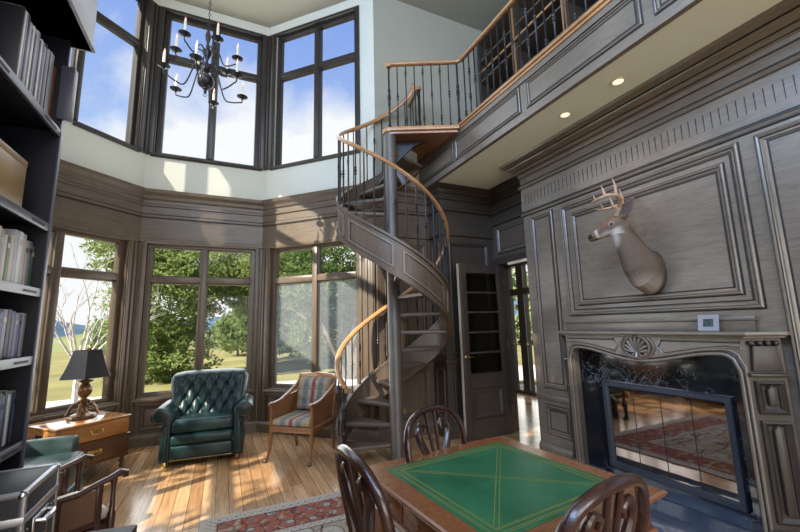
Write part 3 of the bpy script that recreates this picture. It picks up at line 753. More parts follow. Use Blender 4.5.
# ------------------------------------------------------------------ mantelpiece
mt = thing('mantelpiece', 'carved timber mantelpiece with shell crest round the black marble fireplace', 'mantelpiece', (3.06, 2.05, 0))
FM = fr((0, 0), (0, -1), (-1, 0))     # local: u = towards the camera, d = out from the front face
HW = .66; TOPZ = 1.335
import math as _m
def arch(u):   # underside of the serpentine lintel
    k = abs(u) / HW
    base = 1.105 + .085 * math.sin(min(1, k / .86) * PI / 2) ** 2
    if k > .86: base -= .11 * (1 - math.sqrt(max(0, 1 - ((k - .86) / .14) ** 2)))
    return base
NU = 48
us = [-HW + 2 * HW * i / NU for i in range(NU + 1)]
fp = [(-.79, 0.0)] + [(-HW, 0.0)] + [(u, arch(u)) for u in us] + [(HW, 0.0), (.79, 0.0), (.79, TOPZ - .02), (-.79, TOPZ - .02)]
m = MB(FM); P0 = lambda q, d: (q[0], d, q[1])
# front board as strips so that the concave outline fills properly
top = TOPZ - .02
for (ua, ub) in zip(us, us[1:]):
    m.rings([[(ua, -.05, arch(ua)), (ua, 0, arch(ua)), (ua, 0, top), (ua, -.05, top)], [(ub, -.05, arch(ub)), (ub, 0, arch(ub)), (ub, 0, top), (ub, -.05, top)]])
m.box(-.708, -HW, -.05, 0, 0, top); m.box(HW, .708, -.05, 0, 0, top)
m.build('surround', 'panel_light_h', mt, sharp=.5)
path_in = [(-HW, 0, 0)] + [(u, 0, arch(u)) for u in us] + [(HW, 0, 0)]
m = MB(FM); m.tube([(u * 1.018, .0, z + .010) for u, _, z in path_in], .013, 8); m.tube([(u * 1.06, .0, z + .040) for u, _, z in path_in], .009, 6); m.build('arch_moulding', 'panel_light_v', mt, sharp=1.2)
m = MB(FM); m.tube([(u * 1.037, .001, z + .026) for u, _, z in path_in], .004, 6); m.tube([(u * 1.0, .003, z + .0) for u, _, z in path_in], .003, 5); m.build('arch_glaze_line', 'glaze_line', mt)  # dark glaze between the arch beads
for s in (-1, 1):
    loop = [(s * .20, 1.285), (s * .69, 1.285), (s * .69, 1.235), (s * .60, 1.245), (s * .45, 1.225), (s * .30, 1.195), (s * .20, 1.18), (s * .17, 1.23)]
    m = MB(FM); m.tube([(u, .0, z) for u, z in loop], .007, 6, closed=True); m.build('lintel_panel_moulding', 'panel_light_h', mt)
    m = MB(FM); m.tube([(u * 1.0 - s * .0, .001, z + (.009 if z < 1.25 else -.009)) for u, z in loop], .003, 5, closed=True); m.build('lintel_glaze_line', 'glaze_line', mt)  # dark glaze beside the lintel moulding
# shell crest
sh = empty('shell_crest', (0, 0, 0)); sh.parent = mt
m = MB(FM); cz = 1.225
m.tube([(.105 * math.cos(a), .012, cz + .088 * math.sin(a)) for a in [2 * PI * k / 28 for k in range(28)]], .011, 7, closed=True)
m.tube([(.135 * math.cos(a), .006, cz + .10 * math.sin(a)) for a in [2 * PI * k / 28 for k in range(28)]], .009, 7, closed=True); m.build('shell_rim', 'panel_light_h', sh)
m = MB(FM)
for k in range(9):
    a = PI * (.06 + .88 * k / 8); p0 = (0, .010, cz - .045); L = .085 + .02 * math.sin(a)
    m.tube([p0, (L * .5 * math.cos(a), .026, cz - .045 + L * .5 * math.sin(a)), (L * math.cos(a), .018, cz - .045 + L * 1.1 * math.sin(a)), (L * 1.1 * math.cos(a), .006, cz - .045 + L * 1.2 * math.sin(a))], [.004, .009, .013, .005], 7)
for s in (-1, 1):
    m.tube([(s * .012, .012, cz - .05), (s * .045, .02, cz - .075), (s * .075, .018, cz - .06), (s * .07, .016, cz - .035), (s * .05, .014, cz - .042)], [.008, .010, .009, .007, .004], 7)
m.tube([(0, .012, cz - .04), (0, .022, cz - .08), (0, .012, cz - .105)], [.008, .016, .004], 8); m.build('shell_carving', 'panel_light_h', sh)
m = MB(FM); m.lathe([(.001, 0), (.1, 0), (.1, .004), (.001, .004)], n=24)
for v in m.bm.verts: pass
m2 = MB(FM); m2.prism([(.098 * math.cos(2 * PI * k / 24), cz + .082 * math.sin(2 * PI * k / 24)) for k in range(24)], 1, 0, .003); m2.build('shell_ground', 'panel_dark_v', sh); m.bm.free()
# canted pilasters at both ends
for s in (-1, 1):
    base = fr((0.0, -s * .708), (.77, -s * .64), (-.64, -.77 * s))
    pl = empty('pilaster', (0, 0, 0)); pl.parent = mt
    W = .20
    m = MB(base); m.box(0, W, -.10, 0, 0, TOPZ - .02); m.build('pilaster_shaft', 'panel_dark_v', pl)
    m = MB(base); m.box(-.008, W + .01, 0, .035, 0, .17, .005); m.box(-.004, W + .006, 0, .042, .13, .165, .008); m.build('plinth', 'panel_dark_v', pl)
    m = MB(base)
    for z0, z1 in ((.21, .80), (.84, 1.04)):
        m.frame(.025, W - .025, z0, z1, [(0, 0), (0, .018), (.012, .026), (.024, .014), (.034, .008), (.034, 0)])
        m.prism([(.075, z0 + .05), (W - .075, z0 + .05), (W - .075, z1 - .05), (W * .5, z1 - .02), (.075, z1 - .05)], 1, 0, .028, .012)
    m.build('pilaster_panel', 'panel_dark_v', pl, sharp=.4)
    m = MB(base); m.box(-.004, W + .004, 0, .035, 1.065, 1.09, .01)
    m.prism([(.02, 1.10), (W - .02, 1.10), (W - .035, 1.26), (.035, 1.26)], 1, 0, .03, .012); m.build('corbel', 'panel_dark_v', pl)
    m = MB(base)
    for k in range(4): m.ball((.035 + .043 * k, .018, 1.275), .017, 10)
    m.build('corbel_beads', 'panel_dark_v', pl)
# shelf
m = MB(FM)
pts = [(-.72, .02), (.72, .02), (.87, -.13), (.87, -.179), (-.87, -.179), (-.87, -.13)]
for z0, z1, o in ((TOPZ - .03, TOPZ - .012, .0), (TOPZ - .012, TOPZ + .012, .022)):
    m.prism([(u + (o if u > 0 else -o), d + (o if d > -.17 else 0)) for u, d in pts], 2, z0, z1, .006)
m.build('mantel_shelf', 'panel_light_h', mt)
m = MB(FM); m.box(-.83, .72, -.179, -.150, TOPZ + .012, TOPZ + .095, .004); m.box(-.84, .73, -.179, -.14, TOPZ + .085, TOPZ + .112, .008); m.build('shelf_upstand', 'panel_light_h', mt)

# marble surround inside the mantel, fire screen and hearth
ms = thing('marble_surround', 'polished black veined marble facing inside the timber mantel', 'fireplace surround', (3.27, 2.05, 0))
m = MB(FM); z1 = 1.26
m.box(-.66, -.50, -.03, 0, .022, z1); m.box(.50, .66, -.03, 0, .022, z1); m.box(-.50, .50, -.03, 0, .86, z1); m.build('facing', 'black_marble', ms, smooth=False); m = MB(FM); m.box(-.50, .50, -.03, 0, .022, .155); m.build('base_slip', 'blue_lit_marble', ms, smooth=False)
for s in (-1, 1):
    m = MB(FM); a, b = sorted((s * .66, s * .672)); m.box(a, b, -.02, .158, .022, 1.2); m.build('reveal', 'black_marble', ms, smooth=False)
h = MB(FM); h.box(-.95, .95, -.03, .62, 0, .021, .004); tag(h.build('hearth_slab', 'blue_lit_marble'), 'marble hearth slab on the floor before the fireplace, blue light in its colour', 'hearth').location = (3.27, 2.05, 0)
fs = thing('fire_screen', 'blue-grey metal fireplace doors with four reflective glass panels', 'fireplace doors', (3.268, 2.045, .14))
m = MB(FM); m.frame(-.505, .505, 0, .75, [(0, 0), (0, .028), (.006, .034), (.040, .034), (.046, .028), (.052, .010), (.052, 0)]); m.build('door_frame', 'steel_blue', fs, sharp=.3)
for k in range(4):
    a = -.455 + .91 * k / 4; b = a + .91 / 4
    m = MB(FM); m.box(a + .002, b - .002, .004, .010, .05, .70); m.build('glass_panel', 'fire_glass', fs, smooth=False)
    if k: m = MB(FM); m.box(a - .0025, a + .0025, .004, .0125, .05, .70); m.build('panel_seam', 'firebox_black', fs)
m = MB(FM); m.box(-.12, .12, .030, .040, .685, .70, .003); m.build('door_pull', 'firebox_black', fs)
m = MB(FM); m.box(-.50, .50, -.035, -.03, .0, .75); m.build('backing', 'firebox_black', fs, smooth=False)
# picture frame on the shelf
pf = thing('picture_frame', 'small pale picture frame leaning on the mantel shelf', 'picture frame', (3.135, 1.565, TOPZ + .0135), 0)
pf.rotation_euler = (0, R(14), R(6))
Fp = FM
m = MB(Fp); m.frame(-.062, .062, 0, .118, [(0, -.006), (0, .006), (.003, .008), (.030, .006), (.032, .002), (.032, -.006)]); m.build('mount', 'picture_mount', pf, sharp=.3)
m = MB(Fp); m.box(-.032, .032, -.005, .003, .03, .088); m.build('picture', 'picture_print', pf, smooth=False)
m = MB(Fp); m.box(-.058, .058, -.008, -.005, .004, .114); m.build('back_board', 'firebox_black', pf)

# ------------------------------------------------------------------ deer head
def deer():
    t = thing('deer_mount', 'mounted antlered deer head turned sideways on the panelled chimney breast', 'deer head', (XB, 1.95, 1.90))
    nk = [((0.0, .01, -.07), .112, .185), ((-.035, .01, -.068), .122, .195), ((-.10, .013, -.045), .120, .190), ((-.155, .022, .02), .108, .165), ((-.20, .032, .11), .094, .132), ((-.245, .05, .215), .080, .105), ((-.265, .065, .295), .070, .088), ((-.27, .075, .335), .05, .06)]
    def ringset(sp, n=20, fixed=None):
        out = []; P = [Vector(p) for p, _, _ in sp]
        for i, (p, a, b) in enumerate(sp):
            tg = (P[min(i + 1, len(P) - 1)] - P[max(i - 1, 0)]).normalized()
            if i == 0: tg = Vector((-1, 0, 0))
            side = tg.cross(Vector((0, 0, 1)))
            if side.length < .2: side = Vector((0, 1, 0))
            if fixed: side = fixed - tg * fixed.dot(tg)
            side.normalize(); up = side.cross(tg)
            out.append([P[i] + side * a * math.cos(2 * PI * k / n) + up * b * math.sin(2 * PI * k / n) for k in range(n)])
        return out
    m = MB(); m.rings(ringset(nk, fixed=Vector((0, 1, 0))))
    hd = [((-.245, .03, .315), .045, .05), ((-.262, .06, .325), .072, .078), ((-.285, .10, .325), .074, .080), ((-.305, .145, .31), .062, .068), ((-.322, .185, .292), .048, .053), ((-.34, .23, .272), .038, .042), ((-.354, .262, .256), .037, .036), ((-.364, .283, .247), .030, .028), ((-.369, .294, .243), .013, .013)]
    m.rings(ringset(hd))
    hdir = Vector((-.41, .80, -.30)).normalized(); hs = hdir.cross(Vector((0, 0, 1))).normalized(); hu = hs.cross(hdir)
    O = Vector((-.262, .06, .335))
    # ears: cupped leaves
    def ear(s):
        d = (Vector((.20, -.52, .70)) if s < 0 else Vector((.55, .25, .72))).normalized()
        b = O + hs * (s * .050) + hu * .035 - hdir * .02
        nn = (hdir * .35 + hs * s * .9); nn = (nn - d * nn.dot(d)).normalized(); return b, d, d.cross(nn).normalized(), nn
    for s in (-1, 1):
        b, d, w, nn = ear(s); rr = []
        for k, (l, wd) in enumerate(((0, .018), (.03, .037), (.085, .052), (.135, .040), (.172, .018), (.192, .002))):
            c = b + d * l; rr.append([c + w * wd * math.cos(a) + nn * (.010 * math.sin(a) + .016 * math.cos(a) ** 2 * min(1, l / .05)) for a in [2 * PI * q / 12 for q in range(12)]])
        m.rings(rr)
    body = m.build('deer_mount_raw', 'deer_hide')
    md = body.modifiers.new('r', 'REMESH'); md.mode = 'VOXEL'; md.voxel_size = .0065
    sm = body.modifiers.new('s', 'SMOOTH'); sm.factor = .5; sm.iterations = 4
    me = bpy.data.meshes.new_from_object(body.evaluated_get(bpy.context.evaluated_depsgraph_get()))
    me.name = 'body'; bpy.data.objects.remove(body)
    o = bpy.data.objects.new('body', me); COL.objects.link(o); o.parent = t
    for p in me.polygons: p.use_smooth = True
    ca = me.color_attributes.new('hide', 'FLOAT_COLOR', 'POINT')
    def sst(a, b, x): x = max(0, min(1, (x - a) / (b - a))); return x * x * (3 - 2 * x)
    for i, v in enumerate(me.vertices):
        p = v.co; base = Vector((.125, .092, .068)); white = Vector((.52, .46, .40)); dark = Vector((.045, .032, .026)); red = Vector((.19, .10, .06))
        q = p - O; l = q.dot(hdir); h = q.dot(hu); si = q.dot(hs)
        c = base.lerp(dark, .75 * sst(-.16, -.01, p.x)); c = c.lerp(dark, .45 * sst(.05, .12, p.z - .9 * (-.10 - p.x)) * (1 - sst(.25, .30, p.z)))
        if p.z > .24:
            c = c.lerp(red, .6 * sst(.0, .05, h) * sst(-.05, .02, l))
            c = c.lerp(white, sst(-.015, -.05, h) * sst(-.02, .05, l) * .8)
            c = c.lerp(white, .8 * sst(.17, .19, l) * (1 - sst(.195, .21, l)))
            c = c.lerp(Vector((.015, .012, .012)), sst(.225, .24, l))
            e = min((q - (hdir * .055 + hu * .018 + hs * s * .064)).length for s in (-1, 1))
            c = c.lerp(white, .28 * (1 - sst(.018, .028, e)))
        fr_ = (p - Vector((-.33, .12, .20))).length
        c = c.lerp(white, .75 * (1 - sst(.06, .11, fr_)))
        c = c.lerp(Vector((.45, .38, .31)), .55 * sst(-.06, -.2, p.z) * sst(-.03, -.1, p.x))
        ca.data[i].color = (*c, 1)
    for s in (-1, 1):
        c = O + hdir * .055 + hu * .012 + hs * (s * .064)
        m = MB(); m.ball(c, .0145, 12); m.build('eye', 'eye_black', t)
        c = O + hdir * .246 + hs * (s * .016) + hu * .0; m = MB(); m.ball(c, .008, 8); m.build('nostril', 'eye_black', t)
        b, d, w, nn = ear(s)
        m = MB(); rr = []
        for l, wd in ((.035, .019), (.085, .035), (.135, .025), (.172, .005)):
            cc = b + d * l + nn * .0085; rr.append([cc + w * wd * math.cos(a) + nn * (.004 * math.sin(a) + .016 * math.cos(a) ** 2 * (wd / .044) ** 2) for a in [2 * PI * q / 12 for q in range(12)]])
        m.rings(rr); m.build('inner_ear', 'ear_inner', t)
        # antlers: main beam sweeping out, back and forward with upright tines
        B = O + hu * .065 + hs * (s * .03) - hdir * .005
        def W(o, u, f): return B + hs * (s * o * 1.3) + Vector((0, 0, 1)) * u + hdir * f
        beam = [W(0, 0, 0), W(.018, .05, -.03), (W(.06, .10, -.05)), W(.105, .135, -.03), W(.125, .155, .03), W(.12, .165, .09), W(.095, .175, .15), W(.06, .19, .19)]
        m = MB(); m.tube(beam, [.021, .018, .017, .016, .0145, .0125, .010, .003], 9)
        m.lathe([(.013, -.006), (.022, 0), (.013, .008)], tuple(B), 10)
        m.tube([W(.02, .04, -.025), W(.02, .09, .02), W(.012, .14, .03)], [.013, .010, .002], 7)
        m.tube([W(.105, .135, -.03), W(.11, .20, -.03), W(.10, .285, -.015)], [.014, .011, .002], 7)
        m.tube([W(.124, .158, .05), W(.122, .21, .06), W(.11, .27, .075)], [.013, .010, .002], 7)
        m.tube([W(.105, .17, .13), W(.10, .20, .14), W(.09, .235, .15)], [.007, .006, .002], 7)
        m.build('antler', 'antler', t)
    return t
deer()

# ------------------------------------------------------------------ rug
m = MB(); m.box(-1.22, 1.22, -1.75, 1.75, 0, .009, .003); o = m.build('rug', 'rug'); o.location = (1.12, 1.78, .001)
tag(o, 'oriental rug in red, ivory and blue under the games table', 'rug')

# ------------------------------------------------------------------ games table
tb = thing('games_table', 'square wooden games table with a green leather top', 'table', (1.15, 1.485, 0), R(5.2))
A = .47; H = .76
m = MB()
prof = [(0, H - .044), (.006, H - .040), (.012, H - .030), (.026, H - .026), (.030, H - .018), (.034, H - .014), (.034, H - .006), (.026, H), (-.09, H), (-.09, H - .044)]
a_ = A - .034
m.sweep([(-a_, -a_), (-a_, a_), (a_, a_), (a_, -a_)][::-1] if False else [(-a_, a_), (-a_, -a_), (a_, -a_), (a_, a_)], [(-o if False else o, z) for o, z in prof], True)
m.build('top_frame', 'cherry', tb, sharp=.3)
m = MB(); m.box(-A + .11, A - .11, -A + .11, A - .11, H - .04, H - .002); m.box(-A + .10, A - .10, -A + .10, A - .10, H - .02, H - .0005)
m.build('top_core', 'cherry', tb)
LI = A - .095
m = MB(); m.box(-LI, LI, -LI, LI, H - .006, H + .0012); m.build('leather_inset', 'baize_leather', tb, smooth=False)
m = MB(); zt = H + .0015
def strip(p, q, w=.0014):
    p = Vector((*p, zt)); q = Vector((*q, zt)); d = (q - p).normalized(); n = Vector((-d.y, d.x, 0)) * w
    m.rings([[p + n, p - n, p - n + Vector((0, 0, .0007)), p + n + Vector((0, 0, .0007))], [q + n, q - n, q - n + Vector((0, 0, .0007)), q + n + Vector((0, 0, .0007))]])
for L in (LI - .022, LI - .032, LI - .052, LI - .060):
    for a, b in (((-L, -L), (L, -L)), ((L, -L), (L, L)), ((L, L), (-L, L)), ((-L, L), (-L, -L))): strip(a, b)
L = LI - .064
for o in (-.012, .012):
    strip((-L + (o if o > 0 else 0), -L + (-o if o < 0 else 0)), (L + (o if o < 0 else 0), L - (o if o > 0 else 0)))
    strip((-L + (o if o > 0 else 0), L - (-o if o < 0 else 0)), (L + (o if o < 0 else 0), -L + (o if o > 0 else 0)))
m.build('gold_tooling', 'gold_tooling', tb, smooth=False)
m = MB(); B = A - .05
for x0, x1, y0, y1 in ((-B, B, -B, -B + .03), (-B, B, B - .03, B), (-B, -B + .03, -B, B), (B - .03, B, -B, B)): m.box(x0, x1, y0, y1, H - .155, H - .04, .003)
m.sweep([(-B, B), (-B, -B), (B, -B), (B, B)], [(-.01, H - .165), (.012, H - .165), (.016, H - .155), (.008, H - .147), (-.01, H - .147)], True)
m.build('apron', 'cherry', tb)
for s, ax in ((-1, 0), (1, 0), (-1, 1), (1, 1)):
    F = fr((s * B, 0), (0, -s), (s, 0)) if ax == 0 else fr((0, s * B), (s, 0), (0, s))
    for a, b in ((-.37, -.14), (-.12, .12), (.14, .37)):
        m = MB(F); m.box(a, b, -.002, .007, H - .138, H - .052, .004); d = m.build('drawer', 'cherry', tb)
        m = MB(F); m.ball(((a + b) / 2, .015, H - .095), .009, 10); m.build('knob', 'lamp_bronze', d)
for sx in (-1, 1):
    for sy in (-1, 1):
        x, y = sx * (B - .035), sy * (B - .035)
        m = MB(); m.box(x - .034, x + .034, y - .034, y + .034, H - .17, H - .04, .003)
        m.rings([[(x + a * w + sx * o, y + b * w + sy * o, z) for a, b in ((-1, -1), (1, -1), (1, 1), (-1, 1))] for w, o, z in ((.032, 0, H - .17), (.030, .004, .5), (.022, 0, .2), (.017, .004, .08), (.024, .01, .05), (.022, .012, .011))]); m.build('leg', 'cherry_v', tb)

# hoop-back chairs
def hoop_chair(name_label, loc, rz, mat='mahogany'):
    c = thing('hoop_back_chair', name_label, 'chair', loc, rz, 'hoop-back chairs round the games table')
    # faces +Y; back at y = -.22
    SH = .45
    m = MB(); pl = [(-.20, -.20), (.20, -.20), (.25, .22), (.18, .245), (-.18, .245), (-.25, .22)]
    m.prism(pl, 2, SH - .075, SH - .02, .006); m.build('seat_rail', mat, c)
    m = MB(); rr = []
    for s_, z in ((1.0, SH - .02), (1.0, SH), (.93, SH + .022), (.7, SH + .034), (.3, SH + .038)): rr.append([(x * s_, y * s_, z) for x, y in pl])
    m.rings(rr); m.build('seat_cushion', 'cloth_cream', c)
    for sx in (-1, 1):
        m = MB(); m.rings([[(sx * (.215 + o) + a * w, .205 + o * .4 + b * w, z) for a, b in ((-1, -1), (1, -1), (1, 1), (-1, 1))] for w, o, z in ((.024, 0, SH - .03), (.022, .004, .3), (.015, .0, .03), (.016, .0, 0))]); m.build('leg', mat, c)
        m = MB(); m.tube([(sx * .175, -.19, SH - .03), (sx * .178, -.20, .3), (sx * .185, -.25, .1), (sx * .19, -.29, 0)], [.024, .022, .018, .017], 8); m.build('leg', mat, c)
    def B(x, z): return (x, -.19 - (z - SH) * .20 - .02 * (1 - (x / .24) ** 2), z)   # raked and slightly curved back
    hp = [(-.165, SH - .04), (-.185, SH + .08), (-.215, SH + .20), (-.232, SH + .31), (-.222, SH + .40), (-.17, SH + .468), (-.09, SH + .50), (0, SH + .508)]
    hp = hp + [(-x, z) for x, z in hp[-2::-1]]
    fine = []
    for i in range(len(hp) - 1):
        p0 = hp[max(i - 1, 0)]; p1 = hp[i]; p2 = hp[i + 1]; p3 = hp[min(i + 2, len(hp) - 1)]
        for k in range(4):
            t_ = k / 4
            fine.append(tuple(.5 * (2 * p1[j] + (p2[j] - p0[j]) * t_ + (2 * p0[j] - 5 * p1[j] + 4 * p2[j] - p3[j]) * t_ ** 2 + (3 * p1[j] - p0[j] - 3 * p2[j] + p3[j]) * t_ ** 3) for j in (0, 1)))
    fine.append(hp[-1])
    m = MB(); m.tube([B(*q) for q in fine], [.0205] * len(fine), 10, sq=(1.0, .9)); m.build('hoop', mat, c)
    # pierced vase splat: central stem with scrolls spreading to the hoop
    def flat(pts, r, mb):
        q = spline([(*p, r_) for p, r_ in zip(pts, r)], 5); mb.tube([B(a_, b_) for a_, b_, _ in q], [c_ for _, _, c_ in q], 10)
    m = MB()
    for sx in (-1, 1):
        flat([(sx * .045, SH + .0), (sx * .030, SH + .09), (sx * .040, SH + .19), (sx * .085, SH + .30), (sx * .125, SH + .39), (sx * .10, SH + .44), (sx * .065, SH + .425), (sx * .068, SH + .395)], [.017, .016, .018, .022, .019, .014, .013, .011], m)
        flat([(sx * .012, SH + .14), (sx * .022, SH + .28), (sx * .030, SH + .40), (sx * .034, SH + .50)], [.010, .010, .012, .012], m)
    flat([(0, SH - .02), (0, SH + .20)], [.030, .018], m)
    m.build('splat', mat, c)
    return c
hoop_chair('dark hoop-back chair on the far side of the games table, below the staircase', (1.19, 1.70, .011), R(199), 'mahogany')
hoop_chair('dark hoop-back chair at the side of the games table nearest the bay windows and armchairs', (.767, 1.496, .011), R(-87.7), 'mahogany')
hoop_chair('reddish hoop-back chair on the near side of the games table, facing the staircase', (1.023, 1.141, .011), R(7.9), 'mahogany_red')

# ------------------------------------------------------------------ green tufted recliner
rc = thing('tufted_recliner', 'dark green button-tufted leather recliner in front of the middle bay window', 'armchair', (-.13, 5.28, 0), R(-5))
# faces -Y locally
def padbox(mb, x0, x1, y0, y1, z0, z1, r=.04, seg=4): mb.box(x0, x1, y0, y1, z0, z1, r, seg)
# backrest: tufted front surface
NX, NZ = 96, 76
def back_pt(i, k, front=True):
    u = i / NX * 2 - 1; w = k / NZ
    hw = .375 + .075 * w ** .8
    hw *= 1 - .10 * max(0, (w - .82) / .18) ** 2.2
    x = u * hw; z = .40 + .545 * w - .025 * (u ** 4) * w
    y = .12 + .17 * w
    edge = min(1, (1 - abs(u)) / .16, (1 - w) / .12 + .0); edge = max(0, edge)
    roll = math.sqrt(max(0, 1 - (1 - edge) ** 2))
    th = .035 + .105 * roll + .03 * (1 - w)
    a = x / .128; b = (z - .43) / .118
    row = round(b); offx = .5 * (row % 2)
    tuft = 0
    best = 9; 
    for rw in (math.floor(b), math.floor(b) + 1):
        of = .5 * (rw % 2)
        cx = round(a - of) + of
        zz = rw * .118 + .43
        if abs(cx * .128) < .31 and .44 < zz < .90: best = min(best, math.hypot((a - cx) * .128, z - zz))
    inside = max(0, min(1, (.37 - abs(x)) / .07)) * max(0, min(1, (z - .40) / .05)) * max(0, min(1, (.925 - z) / .06))
    p_ = abs(math.sin(PI * (a + b * .5)) * math.sin(PI * (a - b * .5)))
    tuft = inside * .036 * (1 - p_ ** .42) + .020 * math.exp(-(best / .022) ** 2) - .006 * inside
    cre = 0
    return Vector((x, y - th + tuft + cre, z)), Vector((x, y + .05 + .03 * (1 - w), z))
m = MB(); vf = [[m._v(back_pt(i, k)[0]) for k in range(NZ + 1)] for i in range(NX + 1)]
vb = [[m._v(back_pt(i, k)[1]) for k in range(NZ + 1)] for i in range(NX + 1)]
for i in range(NX):
    for k in range(NZ):
        m.face([vf[i][k], vf[i + 1][k], vf[i + 1][k + 1], vf[i][k + 1]]); m.face([vb[i][k], vb[i][k + 1], vb[i + 1][k + 1], vb[i + 1][k]])
for i in range(NX): m.face([vf[i][0], vb[i][0], vb[i + 1][0], vf[i + 1][0]]); m.face([vf[i][NZ], vf[i + 1][NZ], vb[i + 1][NZ], vb[i][NZ]])
for k in range(NZ): m.face([vf[0][k], vf[0][k + 1], vb[0][k + 1], vb[0][k]]); m.face([vf[NX][k], vb[NX][k], vb[NX][k + 1], vf[NX][k + 1]])
bk = m.build('backrest', 'green_leather', rc, sharp=1.3)
for rw in range(1, 4 + 1):
    zz = .43 + rw * .118; of = .5 * (rw % 2)
    if zz > .90: continue
    for cx in [q + of for q in range(-3, 3)]:
        x = cx * .128
        if abs(x) < .31:
            y = .12 + .17 * (zz - .40) / .545 - .100
            m = MB(); m.ball((x, y, zz), .010, 8); m.build('tuft_button', 'green_leather', bk)
m = MB(); padbox(m, -.315, .315, -.36, .10, .335, .475, .045, 4)
for v in m.bm.verts:
    if v.co.z > .43: v.co.z += .028 * max(0, 1 - (v.co.x / .34) ** 2) * max(0, 1 - ((v.co.y + .14) / .3) ** 2)
m.build('seat_cushion', 'green_leather', rc, sharp=1.2)
m = MB(); padbox(m, -.315, .315, -.385, -.10, .225, .335, .04, 4); m.build('footrest', 'green_leather', rc, sharp=1.2)
m = MB(); padbox(m, -.315, .315, -.375, -.10, .075, .228, .035, 4); m.build('footrest', 'green_leather', rc, sharp=1.2)
m = MB(); m.box(-.40, .40, -.33, .30, .055, .30, .01); m.build('base', 'green_leather', rc)
for s in (-1, 1):
    # scroll arm outline in x,z
    cx_, cz_, rr_ = s * .425, .535, .088
    ol = [(s * .315, .06), (s * .315, .56)]
    for k in range(0, 15):
        a = R(115 - k * 20); ol.append((cx_ + s * -rr_ * math.cos(R(180) - a) * (1 if True else 1) if False else cx_ + s * rr_ * math.cos(a), cz_ + rr_ * math.sin(a)))
    ol += [(s * .392, .42), (s * .398, .30), (s * .415, .16), (s * .42, .06)]
    m = MB(); m.prism(ol, 1, -.335, .26, .012); ar = m.build('arm', 'green_leather', rc, sharp=.9)
    m = MB()
    sp = [(s * .35, -.345, .08), (s * .352, -.345, .30), (s * .345, -.345, .45)] + [(cx_ + s * (rr_ - .022) * math.cos(R(150 - k * 22)), -.345, cz_ + (rr_ - .022) * math.sin(R(150 - k * 22))) for k in range(13)]
    m.tube(sp, .0028, 6); m.build('nailhead_trim', 'lamp_bronze', ar)
    m = MB(); m.prism([(s * .345, .075), (s * .405, .075), (s * .388, .30), (s * .382, .42), (s * .37, .44), (s * .345, .42)], 1, -.352, -.335, .007); m.build('arm_panel', 'green_leather', ar)
m = MB()
for k in range(46): m.ball((-.30 + .6 * k / 45, -.378, .083), .0052, 6)
m.build('nailhead_trim', 'brass', rc)
for s in (-1, 1):
    for y in (-.30, .24):
        m = MB(); m.lathe([(.001, 0), (.026, 0), (.034, .02), (.034, .04), (.026, .058), (.001, .06)], (s * .36, y, 0), 14); m.build('foot', 'brass' if s < 0 else 'lamp_bronze', rc)

